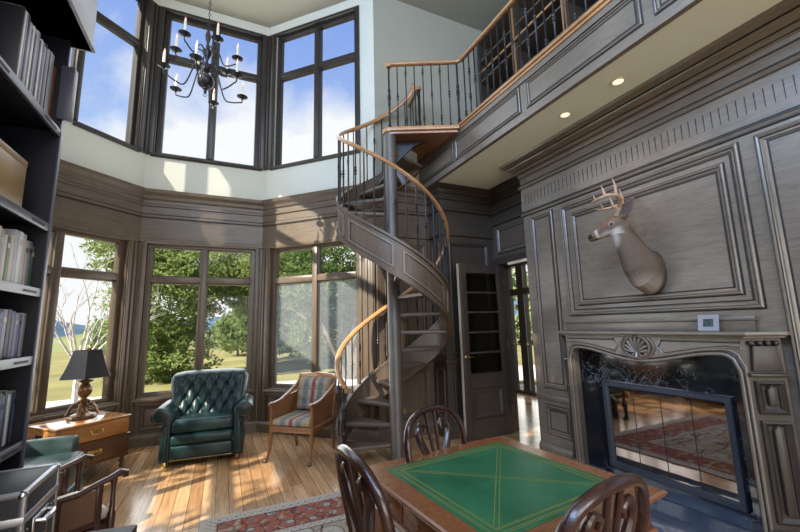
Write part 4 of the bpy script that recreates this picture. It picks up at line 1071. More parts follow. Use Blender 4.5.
# ------------------------------------------------------------------ caned armchairs
def cane_chair(label, loc, rz, plaidc=True, frame='bench_wood'):
    c = thing('caned_armchair', label, 'armchair', loc, rz)
    W, Dp = .275, .26
    m = MB()
    for x0, x1, y0, y1 in ((-W, W, -Dp, -Dp + .045), (-W, W, Dp - .04, Dp), (-W, -W + .04, -Dp, Dp), (W - .04, W, -Dp, Dp)): m.box(x0, x1, y0, y1, .305, .365, .006)
    m.build('seat_rail', frame, c)
    m = MB(); m.box(-W + .01, W - .01, -Dp + .01, Dp - .01, .335, .36); m.build('seat_board', frame, c)
    for s in (-1, 1):
        x = s * (W - .02)
        m = MB(); m.tube([(x, -Dp + .02, .36), (x, -Dp + .015, .25), (x, -Dp + .0, .12), (x + s * .008, -Dp - .02, .05), (x + s * .012, -Dp - .045, .012)], [.023, .022, .017, .016, .014], 10); lg = m.build('leg', frame, c)
        m = MB(); m.ball((x + s * .013, -Dp - .055, .022), .026, 12, .8); m.build('paw_foot', 'chest_dark', lg)
        m = MB(); m.tube([(x, Dp - .02, .36), (x, Dp - .01, .2), (x, Dp + .045, 0)], [.022, .019, .016], 8); m.build('leg', frame, c)
        bp = lambda z: Dp - .02 + (z - .34) * .24
        m = MB(); m.tube([(x, bp(.34), .34), (x, bp(.6), .6), (x * .97, bp(.86), .86)], [.022, .022, .019], 8); m.build('back_post', frame, c)
        m = MB(); m.tube([(x, bp(.80), .80), (x, bp(.74) - .07, .735), (x, .10, .665), (x, -.06, .615), (x, -.20, .60), (x, -Dp - .0, .605), (x, -Dp - .03, .597)], [.016, .020, .021, .021, .021, .023, .018], 8); m.build('arm', frame, c)
        m = MB(); m.tube([(x, -Dp + .02, .36), (x, -Dp + .02, .48), (x, -Dp + .015, .59)], [.022, .017, .020], 8); m.build('arm_post', frame, c)
        m = MB(); m.prism([(-Dp + .03, .365), (Dp - .02, .365), (bp(.62), .66), (.10, .65), (-.06, .60), (-Dp + .03, .59)], 0, x - .006, x + .006); m.build('cane_side', 'cane' if not plaidc else 'bench_wood', c, smooth=False)
    m = MB(); m.prism([(-W + .01, .84), (-W * .8, .865), (-.1, .872), (0, .885), (.1, .872), (W * .8, .865), (W - .01, .84), (W - .02, .80), (-W + .02, .80)], 1, Dp + .085, Dp + .12, .008); m.build('top_rail', 'rail_oak' if plaidc else frame, c)  # sunlit orange of the plaid chair's rail put in by the wood colour
    m = MB(); m.rings([[(-W + .03, Dp - .005 + d, .37), (W - .03, Dp - .005 + d, .37), (W - .03, Dp + .095 + d, .81), (-W + .03, Dp + .095 + d, .81)] for d in (0, .010)]); m.build('cane_back', 'cane', c, smooth=False)
    mt_ = 'plaid' if plaidc else 'cloth_cream'
    m = MB(); padbox(m, -W + .035, W - .035, -Dp - .005, Dp - .02, .362, .445, .035, 4)
    for v in m.bm.verts:
        if v.co.z > .41:
            for bx, by in ((-.1, -.08), (.1, -.08), (-.1, .1), (.1, .1)): v.co.z -= .014 * math.exp(-((v.co.x - bx) ** 2 + (v.co.y - by) ** 2) / .0012)
    m.build('seat_cushion', mt_, c, sharp=1.2)
    if plaidc:
        NXc, NZc = 24, 26; m = MB()
        def cp(i, k, f):
            u = i / NXc * 2 - 1; w = k / NZc; x = u * (W - .045); z = .44 + .385 * w; y0 = Dp - .02 + (z - .34) * .24
            e = math.sqrt(max(0, 1 - (1 - min(1, (1 - abs(u)) / .22)) ** 2)) * math.sqrt(max(0, 1 - (1 - min(1, w / .14, (1 - w) / .14)) ** 2))
            d = min(math.hypot(x - bx, z - bz) for bx in (-.105, 0, .105) for bz in (.53, .63, .73))
            return (x, y0 - (.015 + .075 * e - .022 * math.exp(-(d / .022) ** 2) if f else .004), z)
        A1 = [[m._v(cp(i, k, 1)) for k in range(NZc + 1)] for i in range(NXc + 1)]; A2 = [[m._v(cp(i, k, 0)) for k in range(NZc + 1)] for i in range(NXc + 1)]
        for i in range(NXc):
            for k in range(NZc): m.face([A1[i][k], A1[i + 1][k], A1[i + 1][k + 1], A1[i][k + 1]]); m.face([A2[i][k], A2[i][k + 1], A2[i + 1][k + 1], A2[i + 1][k]])
        for i in range(NXc): m.face([A1[i][0], A2[i][0], A2[i + 1][0], A1[i + 1][0]]); m.face([A1[i][NZc], A1[i + 1][NZc], A2[i + 1][NZc], A2[i][NZc]])
        for k in range(NZc): m.face([A1[0][k], A1[0][k + 1], A2[0][k + 1], A2[0][k]]); m.face([A1[NXc][k], A2[NXc][k], A2[NXc][k + 1], A1[NXc][k + 1]])
        bkc = m.build('back_cushion', 'plaid', c, sharp=1.3)
        for bx in (-.105, 0, .105):
            for bz in (.53, .63, .73): m = MB(); m.ball((bx, Dp - .02 + (bz - .34) * .24 - .066, bz), .008, 8); m.build('tuft_button', 'cloth_plum', bkc)
    return c
cane_chair('wooden open armchair with plaid striped cushions by the right bay window', (.885, 4.70, 0), R(-41), True)
def cane_bench(label, loc, rz, frame='mahogany_red'):
    c = thing('caned_bench', label, 'bench', loc, rz)      # local x between the ends, -y is the front
    Lh, Dh = .265, .14
    m = MB(); m.box(-Lh, Lh, -Dh, -Dh + .035, .33, .39, .005); m.box(-Lh, Lh, Dh - .035, Dh, .33, .39, .005); m.box(-Lh, Lh, -Dh + .02, Dh - .02, .35, .375); m.build('seat_rail', frame, c)
    m = MB(); padbox(m, -Lh + .03, Lh - .03, -Dh + .005, Dh - .005, .385, .45, .025, 3); m.build('seat_cushion', 'cloth_cream', c, sharp=1.2)
    for s in (-1, 1):
        x = s * Lh
        m = MB(); m.tube([(x, Dh + .0, .575), (x, Dh - .10, .575), (x, .0, .588), (x, -Dh + .03, .615), (x, -Dh - .02, .632), (x, -Dh - .045, .622), (x, -Dh - .048, .600)], [.014, .016, .016, .018, .021, .021, .014], 10); e = m.build('scrolled_arm', frame, c)
        m = MB(); m.box(x - .005, x + .005, -.05, Dh - .02, .39, .575); m.build('cane_panel', 'cane', c, smooth=False)
        m = MB(); m.box(x - .013, x + .013, -.075, -.045, .36, .595, .003); m.box(x - .013, x + .013, Dh - .03, Dh, 0, .58, .003); m.box(x - .012, x + .012, -.06, Dh - .01, .385, .41, .003); m.build('arm_stile', frame, c)
        m = MB(); m.lathe([(.016, 0), (.02, .04), (.016, .2), (.022, .33), (.022, .42), (.014, .44), (.013, .55), (.018, .60), (.018, .615)], (x, -Dh + .012, 0), 10); m.build('leg', frame, c)
        m = MB(); m.box(x - .011, x + .011, -Dh + .02, Dh - .01, .12, .14, .003); m.build('stretcher', frame, c)
    return c
cane_bench('small dark caned bench with scrolled arm ends beside the flight case', (-.79, 3.02, 0), R(122 + 180 - 180))

# ------------------------------------------------------------------ sage green club chair by the chest
cl = thing('club_chair', 'pale green leather club chair between bookcase and wooden chest', 'armchair', (-1.52, 3.96, 0), R(90))
m = MB(); padbox(m, -.33, .33, -.50, .25, .26, .465, .05, 4); m.build('seat_cushion', 'sage_leather', cl, sharp=1.2)
m = MB(); padbox(m, -.33, .33, -.505, .25, .09, .27, .05, 4); m.build('base', 'sage_leather', cl, sharp=1.2)
for s in (-1, 1):
    x = s * .415
    m = MB(); ol = [(s * .335, .09), (s * .335, .48)] + [(x + s * .088 * math.cos(R(130 - k * 22)), .485 + .088 * math.sin(R(130 - k * 22))) for k in range(13)] + [(s * .39, .36), (s * .40, .09)]
    m.prism(ol, 1, -.40, .30, .016); m.build('arm', 'sage_leather', cl, sharp=.9)
m = MB(); m.rings([[(-.36, y0, z), (.36, y0, z), (.36, y1, z), (-.36, y1, z)] for z, y0, y1 in ((.30, .14, .36), (.5, .16, .40), (.78, .24, .45), (.86, .27, .44), (.88, .31, .40))]); m.build('backrest', 'sage_leather', cl, sharp=.8)
for s in (-1, 1):
    for y in (-.42, .30):
        m = MB(); m.lathe([(.001, 0), (.024, 0), (.034, .05), (.034, .095), (.001, .095)], (s * .33, y, 0), 12); m.build('foot', 'mahogany', cl)

# ------------------------------------------------------------------ chest and lamp
ch = thing('wooden_chest', 'honey-brown two-drawer wooden chest under the left bay window', 'chest', (-1.13, 4.955, 0), R(42.5))
# local: x along the front (to the right), y to the back; origin mid front
CW, CD, CH = .33, .54, .565
m = MB(); m.box(-CW, CW, .0, CD, .375, CH - .02, .003); m.build('upper_case', 'chest_wood', ch)
m = MB(); m.box(-CW - .008, CW + .008, -.012, CD + .006, .165, .362, .003); m.box(-CW - .016, CW + .016, -.020, CD + .01, .358, .380, .007); m.box(-CW - .014, CW + .014, -.018, CD + .01, .15, .172, .006); m.build('lower_case', 'chest_dark', ch)
m = MB(); m.box(-CW - .014, CW + .014, -.014, CD + .01, CH - .022, CH, .007); m.build('chest_top', 'chest_wood', ch)
for z0, z1, mt_ in ((.39, .532, 'chest_wood'), (.185, .345, 'chest_dark')):
    m = MB(); m.box(-CW + .025, CW - .025, -.022, -.0, z0, z1, .004); d = m.build('drawer', mt_, ch)
    m = MB()
    zc = (z0 + z1) / 2
    m.tube([(-.055, -.026, zc + .015), (-.055, -.042, zc + .008), (-.045, -.044, zc - .012), (0, -.046, zc - .018), (.045, -.044, zc - .012), (.055, -.042, zc + .008), (.055, -.026, zc + .015)], .0048, 7)
    for s in (-1, 1): m.ball((s * .055, -.027, zc + .015), .011, 8)
    m.prism([(-.075, zc + .012), (-.05, zc + .03), (0, zc + .022), (.05, zc + .03), (.075, zc + .012), (.04, zc - .006), (0, zc + .0), (-.04, zc - .006)], 1, -.026, -.021); m.build('drawer_pull', 'brass', d)
m = MB(); m.box(-CW - .006, -CW + .001, .22, .33, .45, .495, .004); m.tube([(-CW - .006, .235, .48), (-CW - .022, .24, .462), (-CW - .022, .31, .462), (-CW - .006, .315, .48)], .005, 6); m.build('side_handle', 'iron', ch)
for s in (-1, 1):
    for y in (.03, CD - .03):
        m = MB(); m.lathe([(.001, 0), (.016, 0), (.022, .012), (.012, .03), (.026, .045), (.026, .06), (.011, .075), (.028, .09), (.030, .11), (.014, .125), (.030, .14), (.030, .155), (.001, .155)], (s * (CW - .025), y, 0), 12); m.build('turned_foot', 'chest_dark', ch)
lp = thing('table_lamp', 'bronze urn table lamp with a black flared shade on the wooden chest', 'lamp', (-1.315, 5.23, CH), R(42)); lp.scale = (1.18, 1.18, 1.17)
m = MB()
m.lathe([(.001, 0), (.105, 0), (.110, .012), (.102, .026), (.080, .034), (.050, .045), (.032, .062), (.026, .09), (.030, .115), (.001, .115)], n=8, rot=PI / 8); m.build('lamp_foot', 'lamp_bronze', lp, sharp=.3)
m = MB(); m.lathe([(.001, .11), (.034, .115), (.020, .13), (.046, .142), (.050, .152), (.026, .166), (.022, .176), (.046, .20), (.060, .235), (.058, .262), (.036, .292), (.028, .302), (.056, .318), (.060, .328), (.022, .336), (.012, .345), (.010, .43), (.001, .43)], n=18); m.build('lamp_body', 'lamp_bronze', lp)
for k in range(4):
    a = PI / 4 + k * PI / 2; ca, sa = math.cos(a), math.sin(a)
    m = MB(); m.tube([(.03 * ca, .03 * sa, .135), (.07 * ca, .07 * sa, .12), (.095 * ca, .095 * sa, .085), (.105 * ca, .105 * sa, .05), (.118 * ca, .118 * sa, .028)], [.008, .012, .013, .011, .012], 7); m.build('scroll_foot', 'lamp_bronze', lp)
m = MB(); nsh = 6
rr = []
for k, (r, z) in enumerate(((.205, .355), (.175, .42), (.148, .49), (.128, .56), (.120, .60), (.116, .60), (.124, .555), (.144, .488), (.171, .418), (.201, .355))): rr.append([(r * math.cos(2 * PI * q / nsh), r * math.sin(2 * PI * q / nsh), z) for q in range(nsh)])
m.rings(rr, loop=True); m.build('lamp_shade', 'lamp_black', lp, sharp=.3)
m = MB(); m.tube([(-.118, 0, .58), (.118, 0, .58)], .003, 6); m.tube([(0, 0, .42), (0, 0, .61)], .005, 6); m.lathe([(.004, .60), (.010, .612), (.012, .625), (.004, .645), (.001, .65)], n=8); m.build('harp_and_finial', 'brass', lp)

# ------------------------------------------------------------------ flight case, low black table
fc = thing('flight_case', 'black flight case with aluminium edges beside the bookcase', 'flight case', (-.84, 2.20, 0), R(1))
X0, X1, Y0, Y1, Z0, Z1 = -.13, .175, -.17, .19, .06, .85
m = MB(); m.box(X0, X1, Y0, Y1, Z0, Z1, .004); m.build('case_body', 'case_black', fc)
m = MB(); e = .016; t_ = .003
for x in (X0, X1):
    for y in (Y0, Y1): m.box(x - e if x > 0 else x - t_, x + t_ if x > 0 else x + e, y - e if y > 0 else y - t_, y + t_ if y > 0 else y + e, Z0, Z1 + t_, .002)
for z in (Z0, Z1):
    za, zb = (z - e, z + t_) if z > .5 else (z - t_, z + e)
    for x in (X0, X1): m.box(x - e if x > 0 else x - t_, x + t_ if x > 0 else x + e, Y0 - t_, Y1 + t_, za, zb, .002)
    for y in (Y0, Y1): m.box(X0 - t_, X1 + t_, y - e if y > 0 else y - t_, y + t_ if y > 0 else y + e, za, zb, .002)
m.box(X0 - t_, X1 + t_ + .002, Y0 - t_ - .002, Y1 + t_ + .002, Z1 - .115, Z1 - .085, .002); m.build('edge_extrusion', 'alu', fc)
for x in (X0, X1):
    for y in (Y0, Y1):
        for z in (Z0, Z1): m = MB(); m.ball((x - math.copysign(.010, x), y - math.copysign(.010, y), z - (.010 if z > .5 else -.010)), .0175, 10); m.build('ball_corner', 'chrome', fc)
hd = empty('handle', (0, 0, 0)); hd.parent = fc
m = MB(); m.box(X1, X1 + .006, -.075, .085, .60, .72, .003); m.build('handle_dish', 'chrome', hd)
m = MB(); m.box(X1 + .0055, X1 + .007, -.058, .068, .615, .70); m.build('handle_recess', 'rubber', hd)
m = MB(); m.tube([(X1 + .006, -.055, .705), (X1 + .03, -.05, .70), (X1 + .034, .0, .698), (X1 + .034, .02, .698), (X1 + .03, .06, .70), (X1 + .006, .065, .705)], [.007, .009, .012, .012, .009, .007], 8); m.build('handle_grip', 'chrome', hd)
m = MB()
for y in (-.15, -.12, .12, .155):
    for z in (.70, .55, .35, .18): m.ball((X1 + .001, y, z), .005, 6)
m.build('rivets', 'chrome', fc)
lt = empty('latch', (0, 0, 0)); lt.parent = fc
m = MB(); m.box(-.06, .05, Y0 - .006, Y0, .62, .74, .003); m.build('latch_dish', 'chrome', lt)
m = MB(); m.tube([(-.005 + .03 * math.cos(a), Y0 - .008, .68 + .03 * math.sin(a)) for a in [2 * PI * k / 14 for k in range(14)]], .005, 6, closed=True); m.build('latch_ring', 'case_black', lt)
for x in (-.09, .12):
    for y in (-.12, .14): m = MB(); m.tube([(x - .012, y, .03), (x + .012, y, .03)], .03, 14); m.box(x - .018, x + .018, y - .02, y + .02, .05, .06); m.build('caster', 'rubber', fc)
lt2 = thing('side_table', 'low black-topped table beside the flight case, in front of the caned bench', 'table', (-.50, 2.03, 0), R(-8))
m = MB(); m.box(-.12, .165, -.28, .18, .555, .60, .006); m.build('tabletop', 'case_black', lt2)
for x in (-.10, .14):
    for y in (-.26, .155): m = MB(); m.box(x - .012, x + .012, y - .012, y + .012, 0, .556); m.build('leg', 'case_black', lt2)

# ------------------------------------------------------------------ bookcase at the left
bx = thing('bookcase', 'tall dark bookcase with grey shelf lips along the left side', 'bookcase', (-1.0, 2.97, 0))
BD, BL, BT = .34, 2.2, 3.75
m = MB(); m.box(-BD, 0, -.025, 0, 0, BT, .002); sp_ = m.build('side_panel', 'shelf_navy', bx)
m = MB(); m.box(0, .010, -.028, .004, 0, 2.72, .002); m.build('edge_strip', 'shelf_face', sp_)
m = MB(); m.box(-BD, 0, -1.14, -1.115, 0, BT); m.build('side_panel', 'shelf_navy', bx)
m = MB(); m.box(-BD, 0, -BL, -BL + .025, 0, BT); m.build('side_panel', 'shelf_navy', bx)
m = MB(); m.box(-BD - .012, -BD, -BL, 0, 0, BT); m.build('back_panel', 'shelf_navy', bx)
SHZ = [.10, .86, 1.325, 1.715, 2.115, 2.735]
for z in SHZ:
    m = MB(); m.box(-BD, -.012, -BL, -.026, z - .02, z, .001); shf = m.build('shelf', 'shelf_navy', bx)
    m = MB(); m.box(-.014, .006, -BL, -.027, z - .048, z + .002, .003); m.build('shelf_lip', 'shelf_face', shf)
    for y in (-.12, -.7, -1.25): m = MB(); m.box(.0055, .0075, y - .13, y + .03, z - .032, z - .018); m.build('label_slot', 'shelf_navy', shf, smooth=False)
m = MB(); m.box(-.02, .050, -.05, .012, 2.80, 3.17, .004); m.build('bracket_stile', 'shelf_face', bx)
m = MB(); m.box(-BD, .10, -BL, .05, 3.37, BT, .004); m.box(-BD, .115, -BL, .062, 3.37, 3.40, .006); m.box(-BD, .106, -BL, .055, 3.40, 3.42, .004); m.build('top_cabinet', 'shelf_face', bx)

def row(z, y_end, specs, label_row, grp, depth=.22, cat='book', kind='book', lip=-.045):
    """books from the end panel towards the camera"""
    ords = ['first', 'second', 'third', 'fourth', 'fifth', 'sixth', 'seventh', 'eighth', 'ninth', 'tenth', 'eleventh', 'twelfth', 'thirteenth', 'fourteenth', 'fifteenth', 'sixteenth', 'seventeenth', 'eighteenth', 'nineteenth', 'twentieth', 'twenty-first', 'twenty-second', 'twenty-third', 'twenty-fourth', 'twenty-fifth', 'twenty-sixth']
    y = y_end
    for i, (w, h, c_, bnd) in enumerate(specs):
        y -= w
        book(kind, w - .0015, h, depth, c_, x=-1.0 + lip, y=y, z=z + .0005, label='%s %s, %s from the end panel on the %s' % (c_, 'album' if kind == 'album' else kind, ords[i], label_row), group=grp, cat=cat, band=bnd)
rnd = random.Random(3)
P1 = ['white', 'cream', 'plum', 'grey', 'slate', 'black', 'green', 'silver', 'brown', 'violet-grey', 'white', 'blue']
def specs(n, wr, hr, pal):
    o = []; last = None
    for i in range(n):
        c_ = rnd.choice([q for q in pal if q != last]); last = c_
        o.append((rnd.uniform(*wr), rnd.uniform(*hr), c_, rnd.choice([None, 'cream', 'black', 'silver']) if c_ not in ('cream', 'black', 'silver') else None))
    return o
row(2.735, 2.935, [(.05, .40, 'brown', None), (.055, .46, 'silver', None)] + [(rnd.uniform(.012, .026), rnd.uniform(.42, .47), c_, None) for c_ in ('black', 'silver', 'violet-grey', 'black', 'silver', 'slate', 'white', 'black', 'violet-grey', 'silver', 'black', 'white', 'slate', 'silver', 'black', 'violet-grey', 'white', 'black')], 'top bookcase shelf', 'albums on the top bookcase shelf', .26, 'record album', 'album')
row(1.715, 2.942, specs(14, (.030, .046), (.25, .305), ['white', 'cream', 'plum', 'grey', 'slate', 'green', 'silver', 'tan', 'white']), 'bookcase shelf under the gold box', 'books under the gold box')
row(1.325, 2.94, specs(13, (.034, .05), (.24, .265), ['slate', 'silver', 'violet-grey', 'blue', 'slate', 'silver', 'black']), 'third bookcase shelf down', 'books on the third shelf down')
row(.86, 2.94, specs(17, (.026, .040), (.26, .30), ['slate', 'black', 'blue', 'silver', 'black', 'slate']), 'lowest bookcase shelf in view', 'books on the lowest shelf in view')
wood('gold_wood', (.14, .068, .005), (.30, .165, .018), (8, 8, 1.2), .35)
bxo = thing('storage_box', 'large gold-brown wooden box on the bookcase shelf below the albums', 'box', (-1.03, 2.68, 2.116))
m = MB(); m.box(-.26, 0, -.46, 0, 0, .25, .004); m.build('box_body', 'gold_wood', bxo)
m = MB(); m.box(-.262, .002, -.462, .002, .25, .285, .004); m.build('box_lid', 'gold_wood', bxo)

# ------------------------------------------------------------------ chandelier
cd = thing('chandelier', 'black two-tier candle chandelier hanging before the upper bay windows', 'chandelier', (-.285, 4.29, 0))
CZ = 4.13
m = MB(); m.ball((0, 0, CZ), .088, 20, .95); m.lathe([(.001, CZ - .15), (.008, CZ - .145), (.018, CZ - .125), (.012, CZ - .105), (.028, CZ - .095), (.03, CZ - .082), (.01, CZ - .075), (.001, CZ - .075)], n=12); m.build('ball', 'iron', cd)
m = MB(); m.tube([(.016 * math.cos(a), 0, CZ - .165 + .016 * math.sin(a)) for a in [2 * PI * k / 12 for k in range(12)]], .003, 5, closed=True); m.build('pull_ring', 'iron', cd)
m = MB(); m.lathe([(.03, CZ + .07), (.018, CZ + .10), (.045, CZ + .13), (.048, CZ + .16), (.02, CZ + .18), (.014, CZ + .25), (.03, CZ + .29), (.05, CZ + .33), (.05, CZ + .36), (.022, CZ + .39), (.014, CZ + .46), (.026, CZ + .50), (.034, CZ + .55), (.02, CZ + .60), (.010, CZ + .66), (.014, CZ + .70), (.004, CZ + .73)], n=14); m.build('stem', 'iron', cd)
m = MB(); z = CZ + .73
k = 0
while z < CEIL - .06:
    a = (k % 2) * PI / 2
    m.tube([(.011 * math.cos(t2) * math.cos(a), .011 * math.cos(t2) * math.sin(a), z + .02 + .022 * math.sin(t2)) for t2 in [2 * PI * q / 8 for q in range(8)]], .003, 4, closed=True)
    z += .036; k += 1
m.build('chain', 'iron', cd)
m = MB(); m.lathe([(.06, CEIL - .001), (.06, CEIL - .012), (.03, CEIL - .05), (.008, CEIL - .065), (.001, CEIL - .065)], n=16); m.build('ceiling_rose', 'iron', cd)
def arm(ang, r, z0, zp, drop):
    ca, sa = math.cos(ang), math.sin(ang)
    am = MB(); am.tube([(q * ca, q * sa, zz) for q, zz in spline([(.03, z0), (.08, z0 + .035), (.12, z0 + .01), (.17 * r / .45 + .05, zp - drop * .9), (.32 * r / .45, zp - drop), (.40 * r / .45 + .01, zp - drop * .72), (r - .004, zp - .07), (r, zp - .01)])], .0075, 8)
    o_ = am.build('arm', 'iron', cd)
    m = MB(); m.lathe([(.001, zp - .045), (.006, zp - .045), (.012, zp - .03), (.022, zp - .018), (.056, zp - .004), (.060, zp), (.054, zp + .003), (.016, zp - .004), (.014, zp + .018), (.018, zp + .022), (.001, zp + .022)], (r * ca, r * sa, 0), 16); m.build('drip_pan', 'iron', o_)
    m = MB(); m.lathe([(.001, zp + .02), (.0125, zp + .02), (.0125, zp + .135), (.009, zp + .14), (.001, zp + .14)], (r * ca, r * sa, 0), 10); m.build('candle', 'candle_cream', o_)
    m = MB(); m.lathe([(.001, zp + .138), (.007, zp + .142), (.010, zp + .158), (.006, zp + .178), (.001, zp + .195)], (r * ca, r * sa, 0), 8); m.build('bulb', 'bulb_glow', o_)
for k in range(6): arm(R(20 + 60 * k), .40, CZ + .12, CZ - .01, .12)
for k in range(6): arm(R(50 + 60 * k), .31, CZ + .34, CZ + .33, .11)

# ------------------------------------------------------------------ outdoors
GZ = -.45
m = MB()
NG = 40
def gz(x, y):
    d = max(0, y - 14)
    return GZ - .010 * d - .0 + .25 * math.sin(x * .07 + 1) * min(1, d / 20)
vs = [[m._v((-90 + 180 * i / NG, -20 + 140 * j / NG, gz(-90 + 180 * i / NG, -20 + 140 * j / NG))) for j in range(NG + 1)] for i in range(NG + 1)]
for i in range(NG):
    for j in range(NG): m.face([vs[i][j], vs[i + 1][j], vs[i + 1][j + 1], vs[i][j + 1]])
struct(m.build('ground', 'lawn', sharp=3))
def ribbon(name, pts, w, mat, dz):
    m = MB(); rr = []
    for i, p in enumerate(pts):
        a = Vector(pts[min(i + 1, len(pts) - 1)]) - Vector(pts[max(0, i - 1)]); n = Vector((-a.y, a.x)).normalized() * w
        rr.append([(p[0] + n.x, p[1] + n.y, gz(*(p)) + dz), (p[0] - n.x, p[1] - n.y, gz(*(p)) + dz), (p[0] - n.x, p[1] - n.y, gz(*(p)) + dz - .06), (p[0] + n.x, p[1] + n.y, gz(*(p)) + dz - .06)])
    m.rings(rr); return struct(m.build(name, mat))
ribbon('driveway', [(-30, 4), (-22, 8), (-14, 10.4), (-8, 11.8), (-3, 12.6), (2, 12.6), (7, 12), (14, 11), (24, 8)], 1.6, 'driveway', .05)
def hills(name, dist, a0, a1, h, mat, seed, label):
    m = MB(); K = 90; rows = []
    for i in range(K + 1):
        a = R(a0 + (a1 - a0) * i / K); n1 = noise.noise(Vector((i * .07 + seed, seed, 0))); n2 = noise.noise(Vector((i * .25, seed * 3, 1)))
        z = h * (.66 + .95 * n1 + .22 * n2); pr = []
        for f_, q in ((0, 0), (.25, .5), (.5, .86), (.75, 1), (1.2, .7), (1.6, 0)):
            d = dist * (1 + .3 * f_); pr.append((d * math.sin(a), d * math.cos(a), -6 + (z + 6) * q))
        rows.append(pr)
    m.rings(rows, closed=False, cap=False); o = m.build(name, mat, sharp=3); o['kind'] = 'structure'; return o
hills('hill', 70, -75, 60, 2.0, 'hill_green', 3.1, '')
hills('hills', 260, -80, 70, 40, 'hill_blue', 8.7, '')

def rdir(rr):
    while True:
        v = Vector((rr.uniform(-1, 1), rr.uniform(-1, 1), rr.uniform(-1, 1)))
        if .05 < v.length < 1: return v.normalized()
def leaves(mb, c, rad, n, size, rr, clump=26, flat=.5):
    c = Vector(c); k = max(1, n // clump)
    for _ in range(k):
        d = rdir(rr); q = rr.uniform(.35, 1) ** .55
        p = c + Vector((d.x * rad[0] * q, d.y * rad[1] * q, d.z * rad[2] * q)); cs = min(rad) * .20 + size * 1.1
        for _ in range(clump):
            e = rdir(rr) * (cs * rr.random() ** .5); a = p + Vector((e.x, e.y, e.z * flat))
            n_ = (rdir(rr) + Vector((0, 0, .7))).normalized(); t_ = n_.orthogonal().normalized(); t_ = (Matrix.Rotation(rr.uniform(0, 6.28), 3, n_) @ t_); b_ = n_.cross(t_); s_ = size * rr.uniform(.6, 1.25)
            v0 = [mb.bm.verts.new(a - t_ * s_), mb.bm.verts.new(a + b_ * s_ * .42 - n_ * s_ * .12), mb.bm.verts.new(a + t_ * s_), mb.bm.verts.new(a - b_ * s_ * .42 - n_ * s_ * .12)]
            mb.bm.faces.new(v0)
def fastbuild(mb, name, mat, parent):
    me = bpy.data.meshes.new(name); mb.bm.to_mesh(me); mb.bm.free(); me.materials.append(MATS[mat]); o = bpy.data.objects.new(name, me); COL.objects.link(o); o.parent = parent; return o
def branch(mb, p, d, L, r, depth, rr, spread=.6, tips=None, n=6):
    p = Vector(p); d = Vector(d).normalized(); pts = [p.copy()]; rs = [r]; k = 4
    for i in range(k):
        d = (d + rdir(rr) * .16).normalized(); p = p + d * L / k; pts.append(p.copy()); rs.append(r * (1 - .45 * (i + 1) / k))
    mb.tube(pts, rs, n)
    if tips is not None and depth <= 1: tips.append(p.copy())
    if depth > 0:
        for i in range(rr.choice((2, 3, 3))):
            q = pts[rr.choice((2, 3, 4))]; nd = (d + rdir(rr) * spread + Vector((0, 0, .12))).normalized()
            branch(mb, q, nd, L * rr.uniform(.6, .8), r * .5, depth - 1, rr, spread, tips, max(4, n - 1))
def tree(name, label, x, y, blobs, n, size, mat, trunk, seed, bark='bark', stems=1, group=None):
    rr = random.Random(seed); t = thing(name, label, 'tree', (x, y, gz(x, y)), 0, group)
    m = MB()
    for s_ in range(stems):
        a = 2 * PI * s_ / max(1, stems) + .4; o = (.12 if stems > 1 else 0) * trunk[1] * 6
        branch(m, (o * math.cos(a), o * math.sin(a), -.05), (.35 * math.cos(a) * (stems > 1), .35 * math.sin(a) * (stems > 1), 1), trunk[0], trunk[1], 3, rr, .55)
    fastbuild(m, 'trunk', bark, t)
    m = MB(); tot = sum(b[3] * b[4] * b[5] for b in blobs) 
    for b in blobs: leaves(m, b[:3], b[3:6], int(n * b[3] * b[4] * b[5] / tot), size, rr)
    fastbuild(m, 'foliage', mat, t); return t
tree('broadleaf_tree', 'tall sunlit leafy tree outside the left half of the middle bay window', -2.0, 17.5, [(0, 0, 3.2, 2.0, 2.0, 1.8), (-1.0, .3, 1.6, 1.5, 1.3, 1.4), (1.2, -.2, 4.3, 2.2, 1.8, 1.3), (-.9, 0, 5.0, 1.8, 1.8, 1.3), (.5, -.2, 1.0, 1.5, 1.2, 1.15), (-.6, -.3, .55, 1.5, 1.2, .7)], 34000, .092, 'leaf_green', (2.2, .16), 1)
tree('broadleaf_tree', 'broad leafy tree over the lawn behind the right half of the middle bay window', 1.6, 16.6, [(0, 0, 4.8, 2.2, 1.8, 1.5), (1.6, .4, 4.0, 1.6, 1.5, 1.2), (-1.0, .6, 4.0, 1.4, 1.3, .9), (.2, .5, 3.0, 1.8, 1.2, .8)], 26000, .092, 'leaf_green', (3.2, .17), 2)
tree('broadleaf_tree', 'many-stemmed shady tree outside the right bay window', 4.2, 13.4, [(0, 0, 4.2, 2.4, 1.8, 1.5), (-1.3, .4, 3.3, 1.3, 1.2, 1.0), (1.4, .2, 3.4, 1.5, 1.4, 1.1), (.2, .3, 2.6, 1.5, 1.2, .6), (-.6, 1.6, 1.5, 1.6, 1.0, 1.0), (1.7, 1.4, 1.6, 1.5, 1.0, 1.1)], 26000, .095, 'leaf_dark', (2.4, .11), 3, stems=5)
tree('broadleaf_tree', 'dense far tree filling the gap between the stems of the shady tree', 5.2, 22, [(0, 0, 2.6, 3.8, 2, 2.6), (-3.0, 1, 1.9, 2.2, 2, 2.0), (3.4, 0, 3, 2.5, 2, 2.4)], 9000, .22, 'leaf_dark', (3, .2), 4)
tree('shrub_tree', 'small round tree on the slope beyond the middle bay window lawn', 1.0, 30, [(0, 0, 1.6, 1.7, 1.6, 1.5)], 2500, .2, 'leaf_green', (1, .1), 5)
tree('far_tree', 'distant round tree beyond the pale bare tree', -8.5, 44, [(0, 0, 1.6, 3.0, 2.5, 1.6), (3.5, 1, 1.2, 2.4, 2.4, 1.2)], 4000, .3, 'leaf_far', (2, .2), 6)
